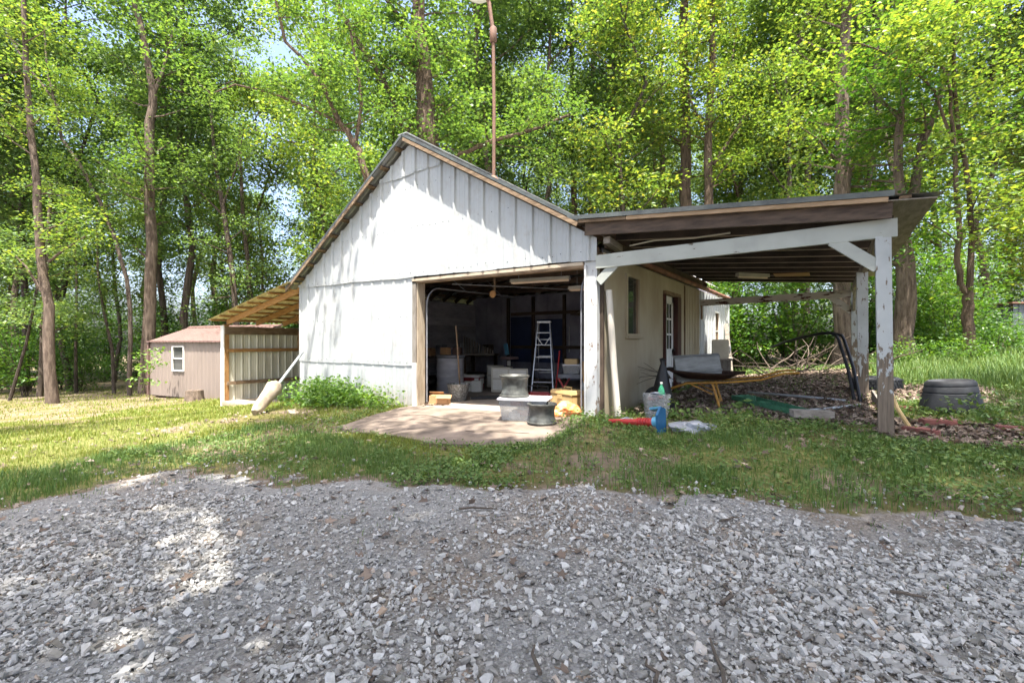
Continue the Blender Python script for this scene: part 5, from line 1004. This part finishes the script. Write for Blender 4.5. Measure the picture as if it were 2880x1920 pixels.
def grow(limbs, rg, per_m=2.2, start=.35, sub=(.9, 2.2), leaves=22, crad=.34, min_z=2.2, twigs=3):
    """limbs: (pts, r0, r1). Returns trunk MB (world) and leaf base points"""
    mb = MB(); LP = []
    for q, (pts, r0, r1) in enumerate(limbs):
        pts = [np.array(p, float) for p in pts]; k = len(pts); T = np.linspace(0, 1, k)
        fine = []; rad = []
        for i in range(k-1):
            for t in (0, .5):
                c = pts[i]+(pts[i+1]-pts[i])*t
                fine.append(c+rg.normal(size=3)*.25*(r0+(r1-r0)*T[i])*(t > 0)); tt = T[i]+(T[i+1]-T[i])*t; rad.append(r0+(r1-r0)*tt)
        fine.append(pts[-1]); rad.append(r1)
        if q == 0: rad[0] *= 1.2; rad[1] *= 1.04
        kv = len(mb.v); mb.tube(fine, rad, 16 if r0 > .1 else 7)
        if r0 > .1: mb.v[kv:] = [tuple(np.array(p_)+rg.normal(size=3)*.035*r0) for p_ in mb.v[kv:]]
        seg = np.linalg.norm(np.diff(np.array(pts), axis=0), axis=1); tot = seg.sum(); nb = max(2, int(tot*(1-start*(q == 0))*per_m))
        cum = np.r_[0, np.cumsum(seg)]/tot
        for t in rg.uniform(start if q == 0 else .15, 1.0, nb):
            i = min(np.searchsorted(cum, t)-1, k-2); i = max(i, 0); f = (t-cum[i])/max(cum[i+1]-cum[i], 1e-6); p = pts[i]+(pts[i+1]-pts[i])*f
            if p[2] < min_z: continue
            a = rg.uniform(0, 2*PI); d = (math.cos(a), math.sin(a), rg.uniform(-.1, .7)); L = rg.uniform(*sub)*(1.15-.45*t)
            bp_ = branch(p, d, L, 4, rg); rr_ = max(.012, min(.05, (r0+(r1-r0)*t)*.35)); mb.tube(bp_, [rr_, rr_*.8, rr_*.6, rr_*.4, rr_*.2], 5, False)
            for j in (2, 3, 4):
                for _ in range(twigs if j > 2 else twigs-1):
                    c = bp_[j]+rg.normal(size=3)*np.array([.38, .38, .2]); LP.append(cluster(c, leaves, crad, rg))
        LP.append(cluster(pts[-1], leaves*2, crad*1.4, rg))
    return mb, np.concatenate(LP)
def make_tree(name, label, cat, base, mb, LP, bark, leafm, size, rg, tmpl, group):
    t = thing(name, label, cat, base, 0, group); b = np.array(base)
    mb.v = [tuple(np.array(q)-b) for q in mb.v]; part('trunk', mb, bark, t, True)
    link('crown', leaf_mesh('crown', LP-b, size, rg, tmpl), leafm, t); return t
for i, (nm, lb, bark, lf, limbs) in enumerate(HERO):
    rg = np.random.default_rng(100+i); z0 = limbs[0][0][0]; big = limbs[0][1] > .2
    mb, LP = grow(limbs, rg, 2.4 if big else 1.7, .30, (1.0, 2.8) if big else (.7, 1.9), 26, .30, z0[2]+2.6)
    make_tree(nm, lb, 'tree', (z0[0], z0[1], z0[2]+.15), mb, LP, bark, lf, .132, rg, STAR if lf in ('leaf', 'leaf_yellow') and big else RHOMB, 'trees around the garage')

# ------------------------------------------------------------------ woodland trees (prototypes, then copies)
def proto_tree(seed, H, cb, cr, r0, nl, leaves, bark, lf, size=.165, lean=(0, 0)):
    rg = np.random.default_rng(seed); pts = [np.array([0, 0, -.2])]
    for k in range(1, 8): pts.append(np.array([rg.normal()*.12*k**.6+lean[0]*(k/7)**.8, rg.normal()*.12*k**.6+lean[1]*(k/7)**.8, H*k/7]))
    limbs = [(pts, r0, r0*.25)]
    for k in range(nl):
        t = cb/H+(1-cb/H)*(k+.5)/nl*.95; i = min(int(t*7), 6); p = pts[i]+(pts[i+1]-pts[i])*(t*7-i); a = k*2.4+rg.normal()*.3
        prof = math.sin(PI*min(1, .25+.75*(1-(t-cb/H)/(1-cb/H))))**.7; L = cr*prof*rg.uniform(.75, 1.15)
        limbs.append((branch(p, (math.cos(a), math.sin(a), .45), max(L, .6), 4, rg, .14, .04), r0*.3*(1.2-t*.7), .015))
    mb, LP = grow(limbs, rg, 1.5, cb/H, (.8, 1.9), leaves, .36, cb*.8, 3)
    return mb, LP, bark, lf, size, rg
PT = []
for k, a in enumerate(((1, 17, 4.5, 3.4, .17, 17, 26, 'bark_dark', 'leaf_far'), (2, 19, 6.0, 3.6, .20, 17, 26, 'bark', 'leaf_far'), (3, 15, 3.2, 3.0, .13, 16, 25, 'bark_dark', 'leaf'), (4, 20, 8.0, 3.2, .16, 15, 26, 'bark_dark', 'leaf_far'), (5, 13, 2.4, 2.8, .10, 16, 23, 'bark_brown', 'leaf_yellow'))):
    mb, LP, bark, lf, size, rg = proto_tree(*a)
    PT.append((to_mesh('trunk', mb, True), leaf_mesh('crown', LP, size, rg, RHOMB), bark, lf))
mb, LP, bark, lf, size, rg = proto_tree(6, 15, 7.0, 5.8, .24, 17, 26, 'bark', 'leaf_far', .20, (-1.1, 1.9))
gapx = LP[:, 0]+7.5-.20*LP[:, 2]; gapy = LP[:, 1]-8.7+.29*LP[:, 2]; keep = np.ones(len(LP), bool)     # gaps in the crown that let the sun reach the drive
for a, b, c, d in ((1.0, -4.85, .4, .25), (2.6, -4.95, .6, .26), (3.25, -5.05, .5, .22), (3.75, -5.3, .5, .22), (4.33, -3.97, .3, .2), (4.3, -5.8, .45, .22), (7.7, -1.75, .6, .35), (3.5, -1.25, .6, .4), (3.6, -2.9, .4, .26), (1.9, -4.25, .5, .25)):
    keep &= ((gapx-a)/c)**2+((gapy-b)/d)**2 > .35+.8*fbm(gapx, gapy, 3.5, 5)
LP = LP[keep | (rg.random(len(LP)) < .12)]
PT.append((to_mesh('trunk', mb, True), leaf_mesh('crown', LP, size, rg, RHOMB), bark, lf))
def place(k, x, y, label, group, sc=1.0, rz=0, name='woodland_tree', sz=None):
    tm, cm, bark, lf = PT[k]; t = thing(name, label, 'tree', (x, y, gz(x, y)), rz, group); t.scale = (sc, sc, sz or sc)
    link('trunk', tm, bark, t); link('crown', cm, lf, t); return t
def world(u, z): return CAM[0]+z*(u*math.cos(YAW)-math.sin(YAW)), CAM[1]+z*(u*math.sin(YAW)+math.cos(YAW))
rg = np.random.default_rng(55); spots = []
bl_ = [(o.location.x, o.location.y) for o in bpy.data.objects if o.get('category') == 'tree']
def free(x, y, d):
    if -9.5 < x < 9.2 and -3 < y < 11.3: return False
    if -17 < x < -8 and -2 < y < 5.8: return False
    if 11.5 < x < 18.5 and 18.5 < y < 26: return False
    return all((x-a)**2+(y-b)**2 > d*d for a, b in bl_+spots)
for zr0, zr1, want, dd in ((19, 26, 22, 2.5), (26, 36, 30, 2.8), (36, 56, 42, 3.0)):
    c = 0
    for _ in range(900):
        if c >= want: break
        u = rg.uniform(-1.25, 1.25); z = rg.uniform(zr0, zr1)
        if .82 < u < 1.12 and z < 60 and rg.random() < .75: continue     # the clearing on the right where sky shows
        if -.05 < u < .0 and z < 40: continue
        x, y = world(u, z)
        if free(x, y, dd): spots.append((x, y)); c += 1
for i, (x, y) in enumerate(spots):
    far = math.hypot(x-CAM[0], y-CAM[1]) > 36
    kk = int(rg.integers(0, 5)); r_, z_ = camspace(x, y); u_ = r_/z_
    where = 'left of the lean-to' if u_ < -.62 else 'above the lean-to and left roof slope' if u_ < -.2 else 'behind the garage roof' if u_ < .14 else 'behind the carport roof' if u_ < .88 else 'right of the carport'
    look = ['dark slim-trunked', 'grey-trunked', 'low-branched dark', 'high-crowned', 'yellow-green'][kk]
    place(kk, x, y, ('far '+look+' woodland tree ' if far else look+' woodland tree ')+where, ('far woodland trees ' if far else 'woodland trees ')+where, rg.uniform(.95, 1.25), rg.uniform(0, 6), sz=rg.uniform(1.15, 1.5))
# trees behind the photographer: they throw the shade over the drive
SH = [(7.5, -8.7, 5, 1.0, 0), (12.4, -5.0, 1, 1.0, 1.2), (4.6, -11.4, 0, .9, 2.0), (14.0, -1.0, 2, 1.0, 3.1), (7.0, -12.4, 0, 1.0, 4.0), (11.6, -9.2, 1, 1.0, 5.0)]
# ------------------------------------------------------------------ understory: saplings and shrubs
def proto_bush(seed, H, R, n, leaves, size, stem=9):
    rg = np.random.default_rng(seed); mb = MB(); LP = []
    for k in range(stem):
        a = rg.uniform(0, 2*PI); b = branch((rg.normal()*.12, rg.normal()*.12, -.05), (math.cos(a)*R/H*.7, math.sin(a)*R/H*.7, 1), H*rg.uniform(.6, 1), 5, rg, .14, .0); mb.tube(b, [.022, .018, .014, .01, .007, .004], 5, False)
        for j in range(1, 6):
            for _ in range(n): LP.append(cluster(b[j]+rg.normal(size=3)*np.array([R*.28, R*.28, .22]), leaves, .22, rg))
    return to_mesh('stems', mb), leaf_mesh('foliage', np.concatenate(LP), size, rg, RHOMB)
BU = [proto_bush(71, 2.3, 1.4, 3, 16, .12), proto_bush(72, 3.4, 1.3, 3, 18, .13, 8), proto_bush(73, 1.2, 1.0, 3, 14, .10, 8), proto_bush(74, 4.6, 1.5, 4, 18, .14, 8)]
def bush(k, x, y, label, group, sc=1., name='shrub', lf='leaf_shrub'):
    t = thing(name, label, 'shrub' if name == 'shrub' else 'tree', (x, y, gz(x, y)), rg.uniform(0, 6), group); t.scale = (sc, sc, sc*rg.uniform(.9, 1.15))
    link('stems', BU[k][0], 'bark_dark', t); link('foliage', BU[k][1], lf, t); return t
for i in range(26):                                                # green wall behind the carport
    u = rg.uniform(.40, .98); z = rg.uniform(15.0, 20); x, y = world(u, z)
    if math.hypot(x-6.98, y-12.6) < 1.2 or (y < 10 and x < 5): continue
    bush(int(rg.choice([0, 1, 3])), x, y, 'leafy green shrub in the thicket behind the carport', 'shrubs behind the carport', rg.uniform(.85, 1.15))
for i in range(60):                                                # understory of the left wood
    u = rg.uniform(-1.3, -.05); z = rg.uniform(21, 44); x, y = world(u, z)
    if not free(x, y, .7): continue
    bush(int(rg.choice([0, 1, 3, 3])), x, y, 'sapling in the understory of the left woodland', 'saplings in the left woodland', rg.uniform(.8, 1.3), 'sapling', 'leaf_far')
for i in range(26):
    u = rg.uniform(-1.2, -.15); z = rg.uniform(34, 52); x, y = world(u, z)
    bush(3, x, y, 'tall sapling deep in the left woodland', 'saplings deep in the left woodland', rg.uniform(1.3, 2.0), 'sapling', 'leaf_far')
for i in range(30):
    u = rg.uniform(-.2, 1.25); z = rg.uniform(24, 40); x, y = world(u, z)
    if not free(x, y, .7): continue
    bush(int(rg.choice([1, 3])), x, y, 'sapling in the understory behind the buildings', 'saplings behind the buildings', rg.uniform(.9, 1.5), 'sapling', 'leaf_far')
for i, (x, y, k, s_) in enumerate(((9.3, 8.4, 2, .6), (8.2, 8.8, 2, .6), (10.6, 12.5, 2, .9), (9.2, 13.2, 2, .9), (11.2, 15.6, 2, 1.0), (10.4, 16.5, 0, .8), (12.3, 17.2, 2, .9))):
    bush(k, x, y, 'low bush in the long grass right of the carport', 'low bushes right of the carport', s_)
# small sapling with bright leaves in front of the tan shed window
px, py = SL+SD*1.9+Vector((-SD.y, SD.x))*-1.0
rs = np.random.default_rng(77); mb = MB(); b0 = branch((0, 0, 0), (.02, 0, 1), 1.55, 5, rs, .06); mb.tube(b0, [.014, .012, .01, .008, .006, .004], 6); LPs = []
for j in (2, 3, 4, 5):
    for q in range(3):
        b1 = branch(b0[j], (rs.normal(), rs.normal(), .25), .5, 3, rs); mb.tube(b1, [.006, .005, .004, .002], 5, False); LPs += [cluster(b1[2], 9, .14, rs), cluster(b1[3], 9, .12, rs)]
t = thing('sapling', 'small bright sapling in front of the tan shed window', 'tree', (px, py, gz(px, py))); part('stem', mb, 'bark', t); link('foliage', leaf_mesh('foliage', np.concatenate(LPs), .13, rs), 'weed', t)

# ------------------------------------------------------------------ shade trees behind the photographer
for i, (x, y, k, sc, rz) in enumerate(SH):
    place(k, x, y, 'tall tree behind the photographer shading the drive', 'trees behind the photographer', sc, rz, 'shade_tree')

zl = gz(-5, -8.8); rs = np.random.default_rng(44)
lm = [([(-5, -8.8, zl-.1), (-4.8, -8.6, 5), (-4.4, -8.2, 9), (-4, -7.6, 13)], .26, .1), ([(-4.6, -8.4, 7.5), (-3.4, -6, 9.3), (-2.2, -3.8, 10.2), (-1.5, -2.4, 10.5), (-1.2, -1.5, 10.6)], .1, .03)]
mb, LP = grow(lm, rs, 1.0, .6, (.5, 1.1), 22, .26, 8.5, 2); k = (LP[:, 1] < -6.2) | ((LP[:, 1] > -3.2)); LP = LP[k]  # unseen tree shaped for light: leafy limb tip shades the wall, lawn kept sunny
make_tree('shade_tree', 'tall tree left of the photographer with one long limb over the lawn', 'tree', (-5, -8.8, zl), mb, LP, 'bark', 'leaf_far', .16, rs, RHOMB, 'trees behind the photographer')

# ------------------------------------------------------------------ weeds by the wall
def weed_patch(name, label, spots_, h, leafsz, n_leaf, mat, seed):
    rg = np.random.default_rng(seed); mb = MB(); LP = []; c = np.mean(spots_, 0); z0 = gz(*c)
    for x, y in spots_:
        L = h*rg.uniform(.55, 1.15); b = branch((x-c[0], y-c[1], gz(x, y)-z0), (rg.normal()*.3, rg.normal()*.3, 1), L, 4, rg, .12, 0); mb.tube(b, [.004, .0035, .003, .002, .001], 4, False)
        for j in (1, 2, 3, 4): LP.append(cluster(b[j], n_leaf, .06, rg))
    t = thing(name, label, 'weeds', (c[0], c[1], z0)); part('stems', mb, 'weed', t); link('leaves', leaf_mesh('leaves', np.concatenate(LP), leafsz, rg, BLADE*np.array([1.5, 1]), .8), mat, t); return t
r2 = np.random.default_rng(12)
weed_patch('weed_clump', 'tall bright green weeds against the white garage wall', [(r2.normal()*.62-2.3, -.42+r2.normal()*.22-.0) for _ in range(170)], .58, .085, 5, 'weed', 81)
weed_patch('weed_clump', 'sparse weeds at the foot of the white wall near the door jamb', [(r2.uniform(-1.5, -.3), r2.uniform(-.6, -.1)) for _ in range(36)], .36, .09, 4, 'weed', 82)
weed_patch('weed_clump', 'leafy weeds around the foot of the flaking corner post', [(3.95+r2.normal()*.28, -.35+r2.normal()*.25) for _ in range(34)], .16, .055, 4, 'grass_shade', 83)
weed_patch('weed_clump', 'leafy weeds in front of the wheelbarrow', [(5.0+r2.normal()*.4, .45+r2.normal()*.18) for _ in range(12)], .28, .11, 3, 'grass_shade', 84)
weed_patch('weed_clump', 'bushy weeds in front of the green frame', [(5.65+r2.normal()*.22, -.1+r2.normal()*.2) for _ in range(60)], .20, .05, 4, 'grass_shade', 85)
weed_patch('weed_clump', 'weeds sprouting around the big worn tyre', [(8.1+r2.normal()*.35, 1.05+r2.normal()*.2) for _ in range(14)], .3, .08, 3, 'grass_shade', 86)

# ------------------------------------------------------------------ grass, gravel, litter
def visible(x, y, z0, z1, um=1.32):
    r, z = camspace(x, y); return (z > z0) & (z <= z1) & (np.abs(r/np.maximum(z, .1)) < um)
def on_ground(x, y):
    k = ~in_poly(APRON, x, y); k &= ~((x > -3.98) & (x < 4.05) & (y > -.02) & (y < 10.0)); k &= ~((x > LX-.1) & (x < -3.9) & (y > 0) & (y < 5.6))
    sx, sy = x-SL.x, y-SL.y; a = sx*SD.x+sy*SD.y; b = -sx*SD.y+sy*SD.x; k &= ~((a > -.1) & (a < 5.3) & (b > -.05) & (b < 3.3)); return k
def scatter(area, dens, rg):
    x0, x1, y0, y1 = area; n = int((x1-x0)*(y1-y0)*dens); return rg.uniform(x0, x1, n), rg.uniform(y0, y1, n)
def blades(name, x, y, h, wdt, rg, mat, lean_=.45):
    n = len(x); z = G(x, y)+(fbm(x, y, 1.2, 40)-.5)*.05*1-.005; a = rg.uniform(0, 2*PI, n); d = np.stack([np.cos(a), np.sin(a), 0*a], 1); s = np.stack([-np.sin(a), np.cos(a), 0*a], 1)
    B = np.stack([x, y, z], 1); le = (lean_*rg.uniform(.2, 1.3, n)*h)[:, None]; hh = np.stack([0*a, 0*a, h], 1); w_ = (wdt*.5)[:, None]
    V = np.stack([B-s*w_, B+s*w_, B+d*le*.35+hh*.6+s*w_*.8, B+d*le*.35+hh*.6-s*w_*.8, B+d*le+hh], 1); n5 = np.arange(n)*5
    F = np.concatenate([np.stack([n5, n5+1, n5+2], 1), np.stack([n5, n5+2, n5+3], 1), np.stack([n5+3, n5+2, n5+4], 1)])
    return mesh_np(name, V.reshape(-1, 3), F)
rg = np.random.default_rng(61); GX = []; LW = []
for z0, z1, dens, wd in ((1.5, 6.5, 4200, .005), (6.5, 11, 1500, .0085), (11, 19, 420, .017), (19, 30, 90, .035)):
    x, y = scatter((-30, 24, -11, 22) if z1 > 11 else (-9, 13, -11, 9), dens*.9, rg); k = visible(x, y, z0, z1); x, y = x[k], y[k]; k = on_ground(x, y); x, y = x[k], y[k]
    c = cover(x, y); edge_ = .22*sst(.52, .62, fbm(x, y, 2.6, 77))*sst(1.5, .2, gravel_d(x, y)); dns = np.maximum(1-sst(.2, .6, c[:, 0]), edge_)*(1-.93*sst(.2, .6, c[:, 1]))*(1-.88*c[:, 2]); dns *= np.where((x > 3.3) | (y < -2), .25+.75*sst(.40, .60, fbm(x, y, 1.4, 70)), .5+.5*sst(.3, .55, fbm(x, y, .8, 70))); k = rg.random(len(x)) < dns; x, y = x[k], y[k]
    GX.append((x, y, np.full(len(x), wd)))
x = np.concatenate([q[0] for q in GX]); y = np.concatenate([q[1] for q in GX]); wd = np.concatenate([q[2] for q in GX])
long_ = (x > 3.6+.3*(fbm(x, y, .7, 2)-.5)) | (y < -2.3-.15*x)*(x > -1)
hgt = np.where(x > 3.6, .025+.07*fbm(x, y, 1.3, 88)**2*2+.16*(y > 3)*(x > 7.5)*rg.random(len(x)), .035+.035*rg.random(len(x))+.03*fbm(x, y, 1.1, 90))*rg.uniform(.6, 1.3, len(x))
k = ~long_; tag(link('lawn_grass', blades('lawn_grass', x[k], y[k], hgt[k], wd[k], rg, 'grass'), 'grass'), 'short yellow-green lawn grass left of the drive', 'grass', kind='stuff')
k = long_; tag(link('weedy_grass', blades('weedy_grass', x[k], y[k], hgt[k]*1.15, wd[k]*1.2, rg, 'grass_shade'), 'grass_shade'), 'patchy weedy grass between gravel and carport', 'grass', kind='stuff')
n_grass = len(x)
# broad-leaved ground weeds
xs_, ys_ = scatter((-1, 13, -4.5, 6), 800, rg); k = visible(xs_, ys_, 1.5, 14) & on_ground(xs_, ys_); xs_, ys_ = xs_[k], ys_[k]; c = cover(xs_, ys_)
dns = (1-sst(.2, .6, c[:, 0]))*(1-.97*sst(.2, .6, c[:, 1]))*(.12+.88*sst(.40, .60, fbm(xs_, ys_, 1.1, 95)))*(.25+.75*(xs_ > 3.3)); k = rg.random(len(xs_)) < dns; xs_, ys_ = xs_[k], ys_[k]
P = np.concatenate([np.stack([xs_+rg.normal(size=len(xs_))*.03, ys_+rg.normal(size=len(xs_))*.03, G(xs_, ys_)+rg.uniform(.01, .09, len(xs_))], 1) for _ in range(4)])
tag(link('ground_weeds', leaf_mesh('ground_weeds', P, .036, rg, RHOMB, .5), 'grass_shade'), 'low broad-leaved weeds spread through the shaded grass', 'weeds', kind='stuff')
# long grass at the right
xs_, ys_ = scatter((7.6, 14, 4.0, 19), 80, rg); k = visible(xs_, ys_, 6, 24) & (fbm(xs_, ys_, .5, 6) > .42); xs_, ys_ = xs_[k], ys_[k]
tag(link('long_grass', blades('long_grass', xs_, ys_, rg.uniform(.08, .30, len(xs_)), np.full(len(xs_), .011), rg, 'weed', .6), 'grass_shade'), 'tall seeding grass right of the carport', 'grass', kind='stuff')
# dry leaves
xs_, ys_ = scatter((3.6, 10, -1.2, 9), 520, rg); c = cover(xs_, ys_); k = (rg.random(len(xs_)) < sst(.15, .6, c[:, 1])*.95+.015) & on_ground(xs_, ys_) & visible(xs_, ys_, 1, 20); xs_, ys_ = xs_[k], ys_[k]
pile = .10*np.exp(-((xs_-4.25)**2/.12+(ys_-1.4)**2/1.5))
P = np.stack([xs_, ys_, G(xs_, ys_)+(fbm(xs_, ys_, 1.2, 40)-.5)*.05+.012+rg.uniform(0, .03, len(xs_))+pile*rg.uniform(0, 1, len(xs_))], 1)
x2, y2 = scatter((-4, 10, -6, 1), 14, rg); k = on_ground(x2, y2) & visible(x2, y2, 1.2, 14); x2, y2 = x2[k], y2[k]
P = np.concatenate([P, np.stack([x2, y2, G(x2, y2)+.03], 1), np.stack([.15+rg.normal(size=60)*.14, .22+rg.normal(size=60)*.12, np.full(60, .045)], 1)])
tag(link('dry_leaves', leaf_mesh('dry_leaves', P, .075, rg, STAR, .35, .3), 'litter'), 'dry brown fallen leaves under the carport', 'leaves', kind='stuff')
# stones: angular crushed limestone
CUBE = np.array([(-1, -1, -1), (1, -1, -1), (1, 1, -1), (-1, 1, -1), (-1, -1, 1), (1, -1, 1), (1, 1, 1), (-1, 1, 1)], float)*.5
CF = np.array([(0, 2, 1), (0, 3, 2), (4, 5, 6), (4, 6, 7), (0, 1, 5), (0, 5, 4), (1, 2, 6), (1, 6, 5), (2, 3, 7), (2, 7, 6), (3, 0, 4), (3, 4, 7)])
def stones(name, x, y, size, rg):
    n = len(x); V = CUBE[None]*(1+rg.normal(size=(n, 8, 3))*.27); V *= np.stack([rg.uniform(.8, 1.5, n), rg.uniform(.6, 1.1, n), rg.uniform(.28, .65, n)], 1)[:, None]*size[:, None, None]
    q = rg.normal(size=(n, 4))*np.array([1, .28, .28, 1]); q /= np.linalg.norm(q, axis=1)[:, None]; w_, a, b, c = q.T
    R = np.stack([np.stack([1-2*(b*b+c*c), 2*(a*b-w_*c), 2*(a*c+w_*b)], 1), np.stack([2*(a*b+w_*c), 1-2*(a*a+c*c), 2*(b*c-w_*a)], 1), np.stack([2*(a*c-w_*b), 2*(b*c+w_*a), 1-2*(a*a+b*b)], 1)], 1)
    V = np.einsum('nij,nkj->nki', R, V); V += np.stack([x, y, G(x, y)+(fbm(x, y, 1.2, 40)-.5)*.02+.022+size*.12+rg.uniform(0, .014, n)], 1)[:, None]
    return mesh_np(name, V.reshape(-1, 3), (CF[None]+(np.arange(n)*8)[:, None, None]).reshape(-1, 3))
SX_ = []; 
for z0, z1, dens in ((.9, 2.6, 5200), (2.6, 4.0, 3400), (4.0, 6.5, 1700)):
    x, y = scatter((-1, 11, -9, 0), dens, rg); k = visible(x, y, z0, z1, 1.25); x, y = x[k], y[k]; d = gravel_d(x, y)+(fbm(x, y, 1.6, 3)-.5)*1.15
    k = rg.random(len(x)) < np.maximum(sst(-.1, 1.3, d), .045*sst(-.9, -.1, d))*(.34+.66*sst(.36, .54, fbm(x, y, .9, 51))); SX_.append((x[k], y[k]))
x = np.concatenate([q[0] for q in SX_]); y = np.concatenate([q[1] for q in SX_]); sz_ = rg.lognormal(math.log(.0102), .55, len(x)).clip(.005, .034)
tag(link('gravel_stones', stones('gravel_stones', x, y, sz_, rg), 'stone'), 'loose crushed grey limestone covering the drive', 'gravel', kind='stuff')
print([(len(p[0].polygons), len(p[1].polygons)) for p in PT])
print('COUNTS grass', n_grass, 'stones', len(x), 'litter', len(P), 'tris', sum(len(m.loops)-2*len(m.polygons) for m in bpy.data.meshes))
